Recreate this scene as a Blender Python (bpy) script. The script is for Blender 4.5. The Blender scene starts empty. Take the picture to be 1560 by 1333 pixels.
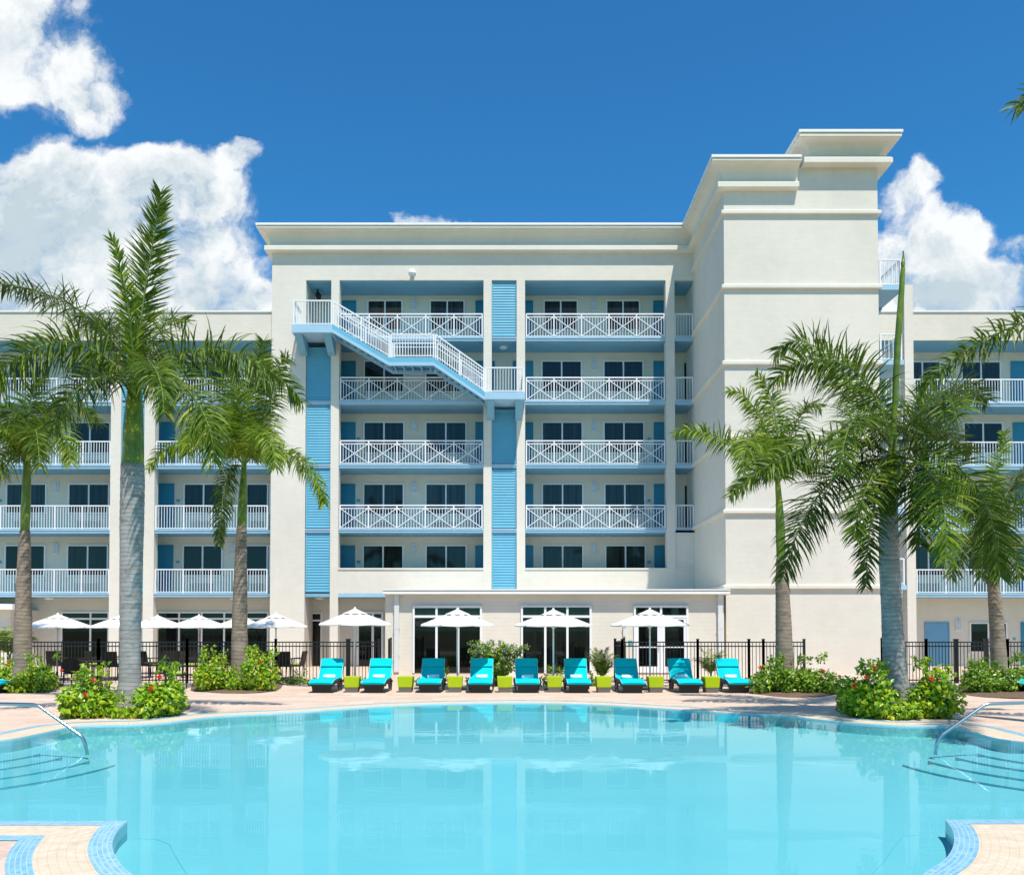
import bpy, bmesh, math, random
from mathutils import Vector, Matrix
from mathutils.geometry import tessellate_polygon

R = math.radians
random.seed(7)
scene = bpy.context.scene
COL = scene.collection

# ------------------------------------------------------------------ camera model
F, CX, H, TILT, HOR = 1330.0, 775.0, 1.65, R(-1.4), 960.0
CY = HOR + F * math.tan(TILT)
CT, ST = math.cos(TILT), math.sin(TILT)

def P(px, py, d):
    """world point (X, Z) of photo point (px, py) on the plane Y = d"""
    u, v = px - CX, CY - py
    dy = F * CT + v * ST
    dz = v * CT - F * ST
    return u * d / dy, H + dz * d / dy

def XX(px, d, py=700): return P(px, py, d)[0]
def ZZ(py, d): return P(CX, py, d)[1]
def V3(px, py, d):
    x, z = P(px, py, d)
    return Vector((x, d, z))

def G(px, py, z=0.0):
    """point on the horizontal plane at height z"""
    u, v = px - CX, CY - py
    dy = F * CT + v * ST
    dz = v * CT - F * ST
    t = (z - H) / dz
    return Vector((u * t, dy * t, z))

cam = bpy.data.cameras.new("camera")
cam.sensor_fit = 'HORIZONTAL'; cam.sensor_width = 36.0
cam.lens = F / 1560 * 36
cam.shift_x = (780 - CX) / 1560
cam.shift_y = (CY - 666.5) / 1560
cam.clip_end = 3000; cam.clip_start = 0.05
co = bpy.data.objects.new("camera", cam); COL.objects.link(co)
co.location = (0, 0, H); co.rotation_euler = (R(90) - TILT, 0, 0)
scene.camera = co

# ------------------------------------------------------------------ helpers
def tag(o, label=None, cat=None, group=None, kind=None):
    if label: o['label'] = label
    if cat: o['category'] = cat
    if group: o['group'] = group
    if kind: o['kind'] = kind
    return o

def empty(name, loc=(0, 0, 0), rz=0.0):
    o = bpy.data.objects.new(name, None); COL.objects.link(o)
    o.location = loc; o.rotation_euler = (0, 0, rz); o.empty_display_size = .3
    return o

def copy_tree(o, parent=None):
    c = o.copy(); COL.objects.link(c); c.parent = parent
    for ch in [x for x in list(COL.objects) if x.parent == o]:
        copy_tree(ch, c)
    return c

class MB:
    def __init__(s): s.v = []; s.f = []; s.uv = None; s.smooth = False; s.mi = []
    def add(s, vs, fs, mi=0):
        b = len(s.v); s.v += [tuple(p) for p in vs]; s.f += [tuple(i + b for i in f) for f in fs]
        s.mi += [mi] * len(fs); return s
    def box(s, x0, x1, y0, y1, z0, z1, mi=0):
        if x0 > x1: x0, x1 = x1, x0
        if y0 > y1: y0, y1 = y1, y0
        if z0 > z1: z0, z1 = z1, z0
        return s.add([(x0,y0,z0),(x1,y0,z0),(x1,y1,z0),(x0,y1,z0),(x0,y0,z1),(x1,y0,z1),(x1,y1,z1),(x0,y1,z1)],
              [(0,3,2,1),(4,5,6,7),(0,1,5,4),(1,2,6,5),(2,3,7,6),(3,0,4,7)], mi)
    def hexa(s, bot, top):
        return s.add(list(bot) + list(top), [(0,3,2,1),(4,5,6,7),(0,1,5,4),(1,2,6,5),(2,3,7,6),(3,0,4,7)])
    def bar(s, a, b, w, h=None, mi=0):
        a, b = Vector(a), Vector(b); h = h or w
        t = (b - a).normalized()
        up = Vector((0, 0, 1)) if abs(t.z) < .95 else Vector((0, 1, 0))
        sd = t.cross(up).normalized(); u2 = sd.cross(t).normalized()
        vs = []
        for p in (a, b):
            for i, j in ((-1,-1),(1,-1),(1,1),(-1,1)): vs.append(p + sd*w/2*i + u2*h/2*j)
        return s.add(vs, [(3,2,1,0),(4,5,6,7),(0,1,5,4),(1,2,6,5),(2,3,7,6),(3,0,4,7)], mi)
    def tube(s, pts, rad, n=8, cap=True, mi=0):
        pts = [Vector(p) for p in pts]
        if not hasattr(rad, '__len__'): rad = [rad] * len(pts)
        vs = []; ref = None
        for i, p in enumerate(pts):
            t = (pts[min(i+1, len(pts)-1)] - pts[max(i-1, 0)]).normalized()
            if ref is None: ref = Vector((1,0,0)) if abs(t.x) < .8 else Vector((0,1,0))
            a = (ref - t * ref.dot(t)).normalized(); ref = a; b = t.cross(a)
            for k in range(n):
                an = 2*math.pi*k/n
                vs.append(p + (a*math.cos(an) + b*math.sin(an)) * rad[i])
        fs = []
        for i in range(len(pts)-1):
            for k in range(n):
                k2 = (k+1) % n
                fs.append((i*n+k, i*n+k2, (i+1)*n+k2, (i+1)*n+k))
        if cap: fs += [tuple(range(n))[::-1], tuple((len(pts)-1)*n + k for k in range(n))]
        return s.add(vs, fs, mi)
    def build(s, name, mat, parent=None, origin=None, smooth=False, bevel=0, uvs=None):
        o0 = Vector(origin) if origin is not None else Vector((0,0,0))
        me = bpy.data.meshes.new(name)
        me.from_pydata([tuple(Vector(p) - o0) for p in s.v], [], s.f)
        mats = mat if isinstance(mat, (list, tuple)) else [mat]
        for m in mats: me.materials.append(m)
        if len(mats) > 1: me.polygons.foreach_set('material_index', s.mi)
        if uvs is not None:
            l = me.uv_layers.new(name='UVMap')
            for lp in me.loops: l.data[lp.index].uv = uvs[lp.vertex_index]
        if smooth: me.polygons.foreach_set('use_smooth', [True] * len(me.polygons))
        me.update()
        o = bpy.data.objects.new(name, me); COL.objects.link(o)
        if parent is not None: o.parent = parent
        elif origin is not None: o.location = o0
        if bevel:
            m = o.modifiers.new('b', 'BEVEL'); m.width = bevel; m.segments = 2; m.limit_method = 'ANGLE'
        return o

# ------------------------------------------------------------------ materials
class NT:
    def __init__(s, name):
        s.m = bpy.data.materials.new(name); s.m.use_nodes = True
        s.t = s.m.node_tree; s.n = s.t.nodes; s.l = s.t.links
        s.b = s.n['Principled BSDF']; s.out = s.n['Material Output']
    def node(s, typ, **kw):
        x = s.n.new(typ)
        for k, v in kw.items(): setattr(x, k, v)
        return x
    def math(s, op, a, b=None, c=None):
        x = s.node('ShaderNodeMath', operation=op)
        for i, q in enumerate((a, b, c)):
            if q is None: continue
            if isinstance(q, (int, float)): x.inputs[i].default_value = q
            else: s.l.new(q, x.inputs[i])
        return x.outputs[0]
    def noise(s, scale, detail=4, rough=.5, vec=None, dist=0):
        x = s.node('ShaderNodeTexNoise'); x.inputs['Scale'].default_value = scale
        x.inputs['Detail'].default_value = detail; x.inputs['Roughness'].default_value = rough
        x.inputs['Distortion'].default_value = dist
        if vec is not None: s.l.new(vec, x.inputs['Vector'])
        return x.outputs['Fac']
    def coord(s, which='Object', sc=(1,1,1)):
        c = s.node('ShaderNodeTexCoord'); mp = s.node('ShaderNodeMapping')
        mp.inputs['Scale'].default_value = sc
        s.l.new(c.outputs[which], mp.inputs['Vector']); return mp.outputs['Vector']
    def pos(s, sc=(1,1,1)):
        c = s.node('ShaderNodeNewGeometry'); mp = s.node('ShaderNodeMapping')
        mp.inputs['Scale'].default_value = sc
        s.l.new(c.outputs['Position'], mp.inputs['Vector']); return mp.outputs['Vector']
    def ramp(s, fac, stops):
        x = s.node('ShaderNodeValToRGB'); e = x.color_ramp.elements
        while len(e) < len(stops): e.new(.5)
        for i, (p, c) in enumerate(stops):
            e[i].position = p; e[i].color = tuple(c) + (1,)
        s.l.new(fac, x.inputs['Fac']); return x.outputs['Color']
    def mix(s, fac, a, b, typ='MIX'):
        x = s.node('ShaderNodeMix', data_type='RGBA', blend_type=typ)
        for inp, q in ((x.inputs[0], fac), (x.inputs[6], a), (x.inputs[7], b)):
            if isinstance(q, (int, float)): inp.default_value = q
            elif isinstance(q, (tuple, list)): inp.default_value = tuple(q) + (1,)
            else: s.l.new(q, inp)
        return x.outputs[2]
    def bump(s, h, strength=.3, dist=.01):
        x = s.node('ShaderNodeBump'); x.inputs['Strength'].default_value = strength
        x.inputs['Distance'].default_value = dist
        s.l.new(h, x.inputs['Height']); s.l.new(x.outputs[0], s.b.inputs['Normal'])
    def base(s, c):
        if isinstance(c, (tuple, list)): s.b.inputs['Base Color'].default_value = tuple(c) + (1,)
        else: s.l.new(c, s.b.inputs['Base Color'])
    def set(s, rough=.5, spec=.5, metal=0):
        s.b.inputs['Roughness'].default_value = rough
        s.b.inputs['Specular IOR Level'].default_value = spec
        s.b.inputs['Metallic'].default_value = metal

def simple(name, c, rough=.6, spec=.3, metal=0, var=.06, scale=3.0, bump=0, bscale=60):
    t = NT(name); n = t.noise(scale, 5, .6, t.pos())
    lo = tuple(x*(1-var) for x in c); hi = tuple(min(1, x*(1+var)) for x in c)
    t.base(t.ramp(n, [(.3, lo), (.7, hi)])); t.set(rough, spec, metal)
    if bump: t.bump(t.noise(bscale, 3, .6, t.pos()), bump, .01)
    return t.m

def wall_mat(name, c, lap=0.2, lapamt=.05):
    t = NT(name)
    big = t.noise(.35, 5, .6, t.pos((1,1,.6)))
    mid = t.noise(2.2, 6, .65, t.pos((1,1,2.2)))
    col = t.ramp(big, [(.3, tuple(x*.92 for x in c)), (.7, tuple(min(1,x*1.04) for x in c))])
    col = t.mix(t.math('MULTIPLY', t.math('MAXIMUM', t.math('SUBTRACT', mid, .3), 0.0), .45), col, tuple(x*.62 for x in c))
    # weather streaks running down
    st = t.noise(1.0, 5, .7, t.pos((3.2,3.2,.16)))
    col = t.mix(t.math('MULTIPLY', t.math('SUBTRACT', st, .55, ), .35), col, tuple(x*.55 for x in c))
    g = t.node('ShaderNodeNewGeometry'); sp = t.node('ShaderNodeSeparateXYZ'); t.l.new(g.outputs['Position'], sp.inputs[0])
    fr = t.math('FRACT', t.math('DIVIDE', sp.outputs['Z'], lap))
    line = t.math('LESS_THAN', fr, .10)
    if lapamt: col = t.mix(t.math('MULTIPLY', line, lapamt), col, tuple(x*.4 for x in c))
    t.base(col); t.set(.85, .15)
    t.bump(t.noise(45, 4, .7, t.pos((1,1,2))), .25, .008)
    return t.m

M = {}
CREAM = (.74, .69, .597)
M['wall'] = wall_mat('cream_stucco', CREAM, .2, .04)
M['wall2'] = wall_mat('cream_siding', (.735,.68,.58), .15, .13)
M['trim'] = wall_mat('cream_trim', (.77,.725,.62), 5, 0)
M['cap'] = simple('white_cap', (.80,.79,.76), .5, .3, var=.03)
M['white'] = simple('white_paint', (.80,.80,.80), .45, .35, var=.02)
M['blue'] = simple('pale_blue_paint', (.34,.53,.66), .55, .3, var=.05, scale=1.2)
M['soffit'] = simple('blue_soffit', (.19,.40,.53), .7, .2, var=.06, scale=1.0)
M['door'] = simple('teal_blue_door', (.03,.23,.36), .45, .4, var=.06)
M['door_pale'] = simple('sky_blue_door', (.14,.34,.52), .45, .4, var=.05)
M['vinyl'] = simple('gutter_white', (.66,.67,.66), .5, .3, var=.04)
M['black'] = simple('black_metal', (.012,.012,.012), .4, .5, var=.2)
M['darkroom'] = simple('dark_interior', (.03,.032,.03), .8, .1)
M['chrome'] = simple('polished_steel', (.50,.50,.51), .22, .5, 1.0, var=.03)
M['grille'] = simple('grey_grille', (.34,.33,.29), .6, .3)
M['greypanel'] = simple('ac_panel', (.66,.64,.56), .6, .3)
M['concrete'] = simple('pale_concrete', (.55,.52,.46), .8, .2, bump=.2)
M['lamp'] = simple('lamp_glass', (.42,.52,.60), .3, .5, var=.03)
M['plaque'] = simple('teal_plaque', (.12,.33,.36), .4, .4)

def shutter_mat():
    t = NT('blue_louvre'); t.base(t.ramp(t.noise(1.3, 4, .6, t.pos()), [(.3,(.125,.40,.55)),(.7,(.15,.44,.59))])); t.set(.5,.35)
    return t.m
M['shutter'] = shutter_mat()

def glass_mat(name, c, stripes=.0, rough=.03):
    t = NT(name)
    n = t.noise(1.0, 2, .5, t.pos((9, 1, .15)))
    base = t.ramp(n, [(.35, tuple(x*(1-stripes) for x in c)), (.65, tuple(x*(1+stripes) for x in c))])
    oi = t.node('ShaderNodeObjectInfo'); base = t.mix(oi.outputs['Random'], tuple(x*.35 for x in c), base) if stripes else base
    t.base(base); t.set(rough, .38)
    t.bump(t.noise(.7, 2, .5, t.pos()), .05, .02)
    return t.m
M['glass'] = glass_mat('curtained_window_glass', (.026,.038,.041), .5)
M['glass_dark'] = glass_mat('dark_shop_glass', (.006,.008,.008), .6, .02)
M['glass_green'] = glass_mat('transom_glass', (.01,.022,.02), .3, .02)

# ------------------------------------------------------------------ building
D0 = 38.5            # facade plane
DB = D0 + 1.65       # back wall of the galleries
DT = 33.0            # tower front
bo = Vector((0, D0, 0))
hotel = empty('hotel_building', bo)
tag(hotel, 'large cream and blue six storey hotel with open galleries, outside stair and tall blank tower', 'building')
def bp(mb, name, mat, parent=None, **k): return mb.build(name, mat, parent or hotel, origin=bo, **k)

ZF = [0, 0] + [ZZ(y, D0) for y in (903.5, 806, 707.5, 611, 514)]   # ZF[2..6] = top of slabs of floors 2..6
CEIL = ZZ(427, D0)
XL = XX(413, D0, 650); XI = XX(1104.5, 33.0, 650)
XTL = XI; XTR = XX(1341, DT, 700)
ZTOP = ZZ(340, D0 - .55)

# solid walls of the central block
mb = MB()
xp1 = XX(465, D0)
mb.box(XL, xp1, D0, DB + .2, 0, CEIL)                     # left pier
mb.box(XL, XI, D0, DB + 8, CEIL, ZTOP - .15)              # head band up to the cornice
mb.box(xp1, XI + .05, DB, DB + 8, 0, CEIL)                # back wall with rooms behind
bp(mb, 'central_wall', M['wall'])
mb = MB()
zp = ZZ(806, D0)
mb.box(XX(1028.5, D0), XI, D0 + .02, D0 + .3, 0, zp)
bp(mb, 'side_wall', M['wall'])

cols = [(503.6, 516), (736.5, 749), (787, 800), (1015, 1028.5)]
CW = []
for a, b in cols:
    mb = MB(); x0, x1 = XX(a, D0), XX(b, D0); CW.append((x0, x1))
    mb.box(x0, x1, D0 - .02, D0 + .42, 0, CEIL - .004)
    bp(mb, 'column', M['wall'])
xp1 = XX(465.5, D0)
bays = {'stair': (xp1, CW[0][0]), 'left': (CW[0][1], CW[1][0]), 'mid': (CW[1][1], CW[2][0]),
        'right': (CW[2][1], CW[3][0]), 'end': (CW[3][1], XI)}

def slab(x0, x1, y0, y1, z, t=.17, name='floor_slab'):
    mb = MB(); mb.box(x0, x1, y0, y1, z - t, z); 
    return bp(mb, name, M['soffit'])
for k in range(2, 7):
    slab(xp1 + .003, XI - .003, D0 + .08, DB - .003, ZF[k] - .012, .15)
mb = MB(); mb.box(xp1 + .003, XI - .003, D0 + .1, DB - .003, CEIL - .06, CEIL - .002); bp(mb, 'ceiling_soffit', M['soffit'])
for k in range(3, 7):
    for bname in ('left', 'right', 'end', 'stair', 'mid'):
        x0, x1 = bays[bname]; mb = MB(); mb.box(x0 + .003, x1 - .003, D0 + .02, D0 + .08, ZF[k] - .15, ZF[k])
        mb.box(x0 + .003, x1 - .003, D0 - .012, D0 + .02, ZF[k] - .045, ZF[k] + .012)
        bp(mb, 'slab_fascia', M['blue'])
# parapets of floor 2
for bname in ('left', 'right', 'end'):
    x0, x1 = bays[bname]
    mb = MB(); mb.box(x0, x1, D0, D0 + .2, ZF[2] - .12, ZZ(867.5, D0)); bp(mb, 'parapet', M['wall'])
    mb = MB(); mb.box(x0, x1, D0 - .04, D0 + .24, ZZ(867.5, D0) + .001, ZZ(865.2, D0)); bp(mb, 'parapet_cap', M['trim'])
mb = MB(); mb.box(bays['left'][0], bays['left'][1], D0 - .02, D0 + .08, ZZ(909.5, D0), ZZ(903.5, D0)); bp(mb, 'slab_fascia', M['blue'])

# railing --------------------------------------------------------------
def rail(mb, a, b, h=1.06, panel=1.24, cross=False, base=.06, step=.125, double=True):
    a, b = Vector(a), Vector(b); L = (b - a).length; n = max(1, round(L / panel)); up = Vector((0,0,1))
    top2 = h - .13 if double else h
    for i in range(n + 1):
        p = a.lerp(b, i / n)
        mb.bar(p, p + up * (h + .01), .055)
    mb.bar(a + up*h, b + up*h, .06, .05); mb.bar(a + up*base, b + up*base, .04, .035)
    if double: mb.bar(a + up*top2, b + up*top2, .035)
    for i in range(n):
        p, q = a.lerp(b, i/n), a.lerp(b, (i+1)/n)
        m = max(2, round((q-p).length/step))
        for j in range(1, m):
            r = p.lerp(q, j/m); mb.bar(r + up*base, r + up*top2, .021)
        if cross:
            off = Vector((0, -.022, 0))
            mb.bar(p + up*base + off, q + up*top2 + off, .03); mb.bar(q + up*base + off, p + up*top2 + off, .03)
    return mb
for k in range(3, 7):
    for bname in ('left', 'right'):
        x0, x1 = bays[bname]
        mb = rail(MB(), (x0 + .06, D0 + .06, ZF[k]), (x1 - .06, D0 + .06, ZF[k]), cross=True)
        bp(mb, 'balcony_railing', M['white'])
    x0, x1 = bays['end']
    bp(rail(MB(), (x0 + .04, D0 + .06, ZF[k]), (x1 - .04, D0 + .06, ZF[k]), panel=.8, double=False), 'balcony_railing', M['white'])

# louvred shutters ------------------------------------------------------
def shutter(x0, x1, z0, z1, y, orig=bo, parent=None):
    f = MB(); w = .045
    f.box(x0, x0 + w, y, y + .07, z0, z1); f.box(x1 - w, x1, y, y + .07, z0, z1)
    f.box(x0 + w, x1 - w, y, y + .07, z0, z0 + w); f.box(x0 + w, x1 - w, y, y + .07, z1 - w, z1)
    n = int((z1 - z0 - 2*w) / .115)
    for i in range(n):
        za = z0 + w + (z1 - z0 - 2*w) * i / n; zb = z0 + w + (z1 - z0 - 2*w) * (i+1) / n
        f.add([(x0+w, y+.015, za), (x1-w, y+.015, za), (x1-w, y+.045, zb+.010), (x0+w, y+.045, zb+.010),
               (x0+w, y+.03, za), (x1-w, y+.03, za)], [(0,1,2,3), (0,4,5,1)])
    f.box(x0 + w, x1 - w, y + .066, y + .075, z0 + w, z1 - w)
    return f.build('louvre_panel', M['shutter'], parent or hotel, origin=orig)
sx0, sx1 = bays['stair']; mx0, mx1 = bays['mid']
for (y1, y0) in ((529, 609.5), (617.5, 705), (714, 804), (812, 901.5)):
    shutter(sx0 + .01, sx1 - .01, ZZ(y0, D0), ZZ(y1, D0), D0 + .06)
for (y1, y0) in ((429, 511.5), (624, 705.5), (714.5, 804), (812, 897)):
    shutter(mx0 + .01, mx1 - .01, ZZ(y0, D0), ZZ(y1, D0), D0 + .06)
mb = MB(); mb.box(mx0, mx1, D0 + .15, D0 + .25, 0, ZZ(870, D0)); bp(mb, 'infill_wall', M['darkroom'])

# windows and doors -----------------------------------------------------
def window(px0, px1, zt, zb, y=DB, d=None, mull=(.5,), name='window', glass='glass', transom=None, fw=.06, parent=None, orig=bo, proud=.07, worldx=False):
    par = parent or hotel
    if worldx: x0, x1 = px0, px1
    else: x0, x1 = XX(px0, y), XX(px1, y)
    f = MB(); y0 = y - proud; y1 = y + .01
    f.box(x0 - fw, x0, y0, y1, zb, zt); f.box(x1, x1 + fw, y0, y1, zb, zt)
    f.box(x0 - fw, x1 + fw, y0, y1, zt, zt + fw)
    if zb > .25: f.box(x0 - fw - .03, x1 + fw + .03, y0 - .03, y1, zb - fw, zb)
    for m in mull:
        xm = x0 + (x1 - x0) * m; f.box(xm - fw*.55, xm + fw*.55, y0 + .012, y1, zb, zt)
    if transom:
        xs = [x0] + [x0 + (x1 - x0) * m for m in mull] + [x1]
        for a, b in zip(xs[:-1], xs[1:]):
            f.box(a + (fw*.55 if a != x0 else 0), b - (fw*.55 if b != x1 else 0), y0 + .006, y1, transom - fw*.6, transom + fw*.6)
    fo = f.build(name, M['white'], par, origin=orig)
    p = MB(); p.add([(x0, y - .018, zb), (x1, y - .018, zb), (x1, y - .018, transom or zt), (x0, y - .018, transom or zt)], [(0,1,2,3)])
    p.build('pane', M[glass], fo, origin=orig)
    if transom:
        p = MB(); p.add([(x0, y - .018, transom), (x1, y - .018, transom), (x1, y - .018, zt), (x0, y - .018, zt)], [(0,1,2,3)])
        p.build('transom_pane', M['glass_green'], fo, origin=orig)
    return fo

def ac_panel(px0, px1, z0, z1, y):
    x0, x1 = XX(px0, y), XX(px1, y); mb = MB()
    mb.box(x0, x1, y - .035, y + .01, z0, z1)
    o = bp(mb, 'vent_panel', M['greypanel'])
    g = MB(); w = (x1 - x0); n = 9
    for i in range(n):
        xa = x0 + w * (.18 + .64 * i / n); g.box(xa, xa + w*.045, y - .05, y - .034, z0 + .06, z0 + (z1 - z0)*.62)
    g.build('grille', M['grille'], o, origin=bo)

def door(px0, px1, zt, zb, y, mat='door', worldx=False, handle=True):
    x0, x1 = (px0, px1) if worldx else (XX(px0, y), XX(px1, y))
    f = MB(); f.box(x0, x1, y - .03, y + .01, zb + .02, zt - .05)
    o = bp(f, 'door', M[mat], bevel=.008)
    fr = MB(); fr.box(x0 - .05, x0, y - .05, y + .01, zb, zt); fr.box(x1, x1 + .05, y - .05, y + .01, zb, zt); fr.box(x0, x1, y - .05, y + .01, zt - .05, zt)
    fr.build('door_frame', M[mat], o, origin=bo)
    if handle:
        h = MB(); h.tube([(x0 + .09, y - .03, zb + 1.0), (x0 + .09, y - .08, zb + 1.0), (x0 + .2, y - .08, zb + 1.0)], .012, 6)
        h.build('door_handle', M['chrome'], o, origin=bo)

def wall_lamp(px, py, y, mat='lamp'):
    x, z = P(px, py, y); mb = MB()
    w, h = .10, .23
    mb.box(x - w - .01, x + w + .01, y - .04, y + .01, z + h, z + h + .05); mb.box(x - w - .01, x + w + .01, y - .04, y + .01, z - h - .04, z - h)
    mb.box(x - .012, x + .012, y - .135, y - .12, z - h, z + h); mb.box(x-w-.004, x-w+.016, y-.125, y+.01, z-h, z+h); mb.box(x+w-.016, x+w+.004, y-.125, y+.01, z-h, z+h)
    mb.box(x - w, x + w, y - .125, y-.02, z - h*.1 - .012, z - h*.1 + .012)
    o = bp(mb, 'wall_lamp', M['white'])
    g = MB(); g.box(x - w + .017, x + w - .017, y - .115, y - .03, z - h + .002, z + h - .002); g.build('lamp_glass', M[mat], o, origin=bo)

wl = {6: (459.5, 503), 5: (551.5, 597), 4: (644.5, 690), 3: (738.5, 783), 2: (832, 878)}
wx = {6: [(560.7,611,3),(656,706,3),(830,879,3),(925.5,974,3)],
      5: [(555.5,614.5,3),(649.5,708,3),(826.5,885,3),(921,979,3)],
      4: [(555.5,614.5,3),(649.6,709,3),(827,886,3),(921,980,3)],
      3: [(555.3,614,3),(650,709,3),(827,886.6,3),(922,981,3)],
      2: [(555,613.5,3),(650.5,709.5,3),(827,886.5,3),(923,981.5,3)]}
for k in range(2, 7):
    zt, zb = ZZ(wl[k][0], DB), ZZ(wl[k][1], DB)
    fl = ZF[k] + .0
    if zb < fl + .45: zb = fl + .45
    for a, b, _ in wx[k]:
        window(a, b, zt, zb)
        ac_panel(a, b, fl + .03, zb - .075, DB)
    for a, b in ((517, 540), (725.7, 752), (783, 810.7), (997.6, 1021)):
        door(a, b, ZZ(wl[k][0] - 1.0, DB), fl, DB)
    for cx in (631.5, 904.6):
        wall_lamp(cx, wl[k][0] + 4.5, DB)
    mbp = MB(); x, z = P(546, wl[k][0] + 24, DB); mbp.box(x-.08, x+.08, DB-.02, DB+.01, z-.06, z+.06)
    bp(mbp, 'number_plaque', M['plaque'])
    mbp = MB(); x, z = P(989, wl[k][0] + 24, DB); mbp.box(x-.08, x+.08, DB-.02, DB+.01, z-.06, z+.06)
    bp(mbp, 'number_plaque', M['plaque'])
# dark panels painting the shade of corridor openings in the end bay
for k in range(3, 6):
    mb = MB(); mb.box(XX(1043, DB), XX(1053,DB), DB - .02, DB + .01, ZF[k], ZF[k] + 2.2); bp(mb, 'dark_opening_panel', M['darkroom'])
# round ceiling lights
def ceil_light(px, py, d, zc, r=.2):
    x = XX(px, d, py); mb = MB()
    mb.tube([(x, d, zc), (x, d, zc - .05), (x, d, zc - .09)], [r, r, r*.6], 12); bp(mb, 'ceiling_light', M['white'], smooth=False)
ceil_light(767, 530, D0 + .8, ZF[6] - .165)
ceil_light(487, 915, D0 + .8, ZF[2] - .165); ceil_light(357, 912, D0 + .8, ZF[2] - .17); ceil_light(75, 912, D0 + .8, ZF[2] - .17)
# flood lamp on the head band
x, z = P(629, 418, D0); mb = MB()
mb.tube([(x, D0 - .26, z - .14), (x, D0 - .26, z - .05), (x, D0 - .25, z + .06), (x, D0 - .22, z + .13)], [.17, .17, .14, .05], 12); mb.box(x - .08, x + .08, D0 - .2, D0 + .01, z - .1, z + .08)
bp(mb, 'flood_lamp', M['cap'], smooth=True)
mb = MB(); x, z = P(489.5, 440, DB); mb.tube([(x, D0 + .9, CEIL), (x, D0 + .9, CEIL - .3)], .04, 6); mb.tube([(x-.02, D0 + .9, CEIL-.25), (x+.06, D0+.88, CEIL-.38), (x + .05, D0 + .86, CEIL - .6)], [.11,.13,.07], 8)
bp(mb, 'hanging_fan', M['black'])

# ground floor under the left bays
zg = ZZ(935, DB)
window(467, 490, zg, .02, transom=ZZ(945, DB), mull=(), glass='glass_dark')
window(548, 582, zg, .02, transom=ZZ(943, DB), mull=(.62,), glass='glass_dark', fw=.1)

# ------------------------------------------------------------------ cornice sweep
def sweep(path, prof, y_up=0, closed_prof=True):
    mb = MB(); n = len(path); m = len(prof)
    for i, p in enumerate(path):
        p = Vector(p)
        d0 = (Vector(path[i]) - Vector(path[i-1])).normalized() if i > 0 else None
        d1 = (Vector(path[i+1]) - Vector(path[i])).normalized() if i < n-1 else None
        nr = lambda d: Vector((d.y, -d.x))
        if d0 is None: nn = nr(d1)
        elif d1 is None: nn = nr(d0)
        else:
            a, b = nr(d0), nr(d1); nn = (a + b) / (1 + a.dot(b))
        for (o, z) in prof:
            q = p + nn * o; mb.v.append((q.x, q.y, z))
    for i in range(n-1):
        for j in range(m):
            j2 = (j+1) % m
            mb.f.append((i*m+j, i*m+j2, (i+1)*m+j2, (i+1)*m+j)[::-1]); mb.mi.append(0)
    mb.f.append(tuple(range(m))); mb.f.append(tuple((n-1)*m + j for j in range(m))[::-1]); mb.mi += [0, 0]
    return mb
def cav(p0, z0, p1, z1, n=6):
    """concave cove from (p0,z0) lower/inner to (p1,z1) upper/outer"""
    out = []
    for i in range(n+1):
        a = i/n * math.pi/2
        out.append((p0 + (p1-p0)*(1-math.cos(a)), z0 + (z1-z0)*math.sin(a)))
    return out
def cornice(path, zt, zf, zc, zl0, zl1, zb, po, pl, name='cornice'):
    # upper: fascia zt..zf at po; cove down to zc at .08 ; lower fascia zl0..zl1 at pl ; slope to wall at zb
    prof = [(-.3, zt - .05), (-.3, zb), (0.001, zb), (pl - .02, zl1 - .02), (pl, zl1), (pl, zl0), (pl-.02, zl0 + .02), (.07, zc)]
    prof += cav(.07, zc + .01, po - .03, zf - .03)[1:] + [(po - .02, zf), (po, zf), (po, zt - .06), (po-.01, zt - .05)]
    o = bp(sweep(path, prof), name, M['trim'])
    c = sweep(path, [(-.35, zt - .049), (po - .04, zt - .049), (po - .04, zt - .02), (po + .035, zt - .02), (po + .035, zt + .075), (-.35, zt + .075)])
    c.build('cap', M['cap'], o, origin=bo)
    return o
dm = D0 - .55
XE = XX(1214, DT, 290)
zt, zf, zc, zl0, zl1, zb = ZZ(342.5, dm), ZZ(347, dm), ZZ(372.5, D0-.1), ZZ(374.5, D0-.28), ZZ(380.5, D0-.28), ZZ(386, D0)
cornice([(XL, D0 + 9), (XL, D0), (XI, D0), (XI, DT), (XE, DT)], zt, zf, zc, zl0, zl1, zb, .55, .28)
# ------------------------------------------------------------------ tower
zA = ZZ(199.5, DT - .72); zAf = ZZ(206, DT - .72); zAc = ZZ(236, DT - .1); zAl0 = ZZ(239.5, DT-.45); zAl1 = ZZ(246.5, DT-.45); zAb = ZZ(256, DT)
XH = XX(1236, DT, 220)
mb = MB()
mb.box(XTL, XE, DT, D0 + 9, 0, zt - .06)
mb.box(XE, XH, DT, D0 + 9, 0, zAl1 + .02); mb.box(XH, XTR, DT, D0 + 9, 0, zA - .06)
bp(mb, 'tower_wall', M['wall'])
cornice([(XH, D0 + 9), (XH, DT), (XTR, DT), (XTR, D0 + 9)], zA, zAf, zAc, zAl0, zAl1, zAb, .66, .42)
for yy in (324, 437, 553, 667, 779, 893.5):
    z0, z1 = ZZ(yy + 3.6, DT), ZZ(yy - 3.2, DT)
    mb = sweep([(XTL, D0 - .0), (XTL, DT), (XTR, DT), (XTR, D0 + 4)], [(-.02, z1 - .0), (-.02, z0), (.10, z0), (.11, z0 + .02), (.11, z1 - .04), (.05, z1)])
    bp(mb, 'string_course', M['trim'])

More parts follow.
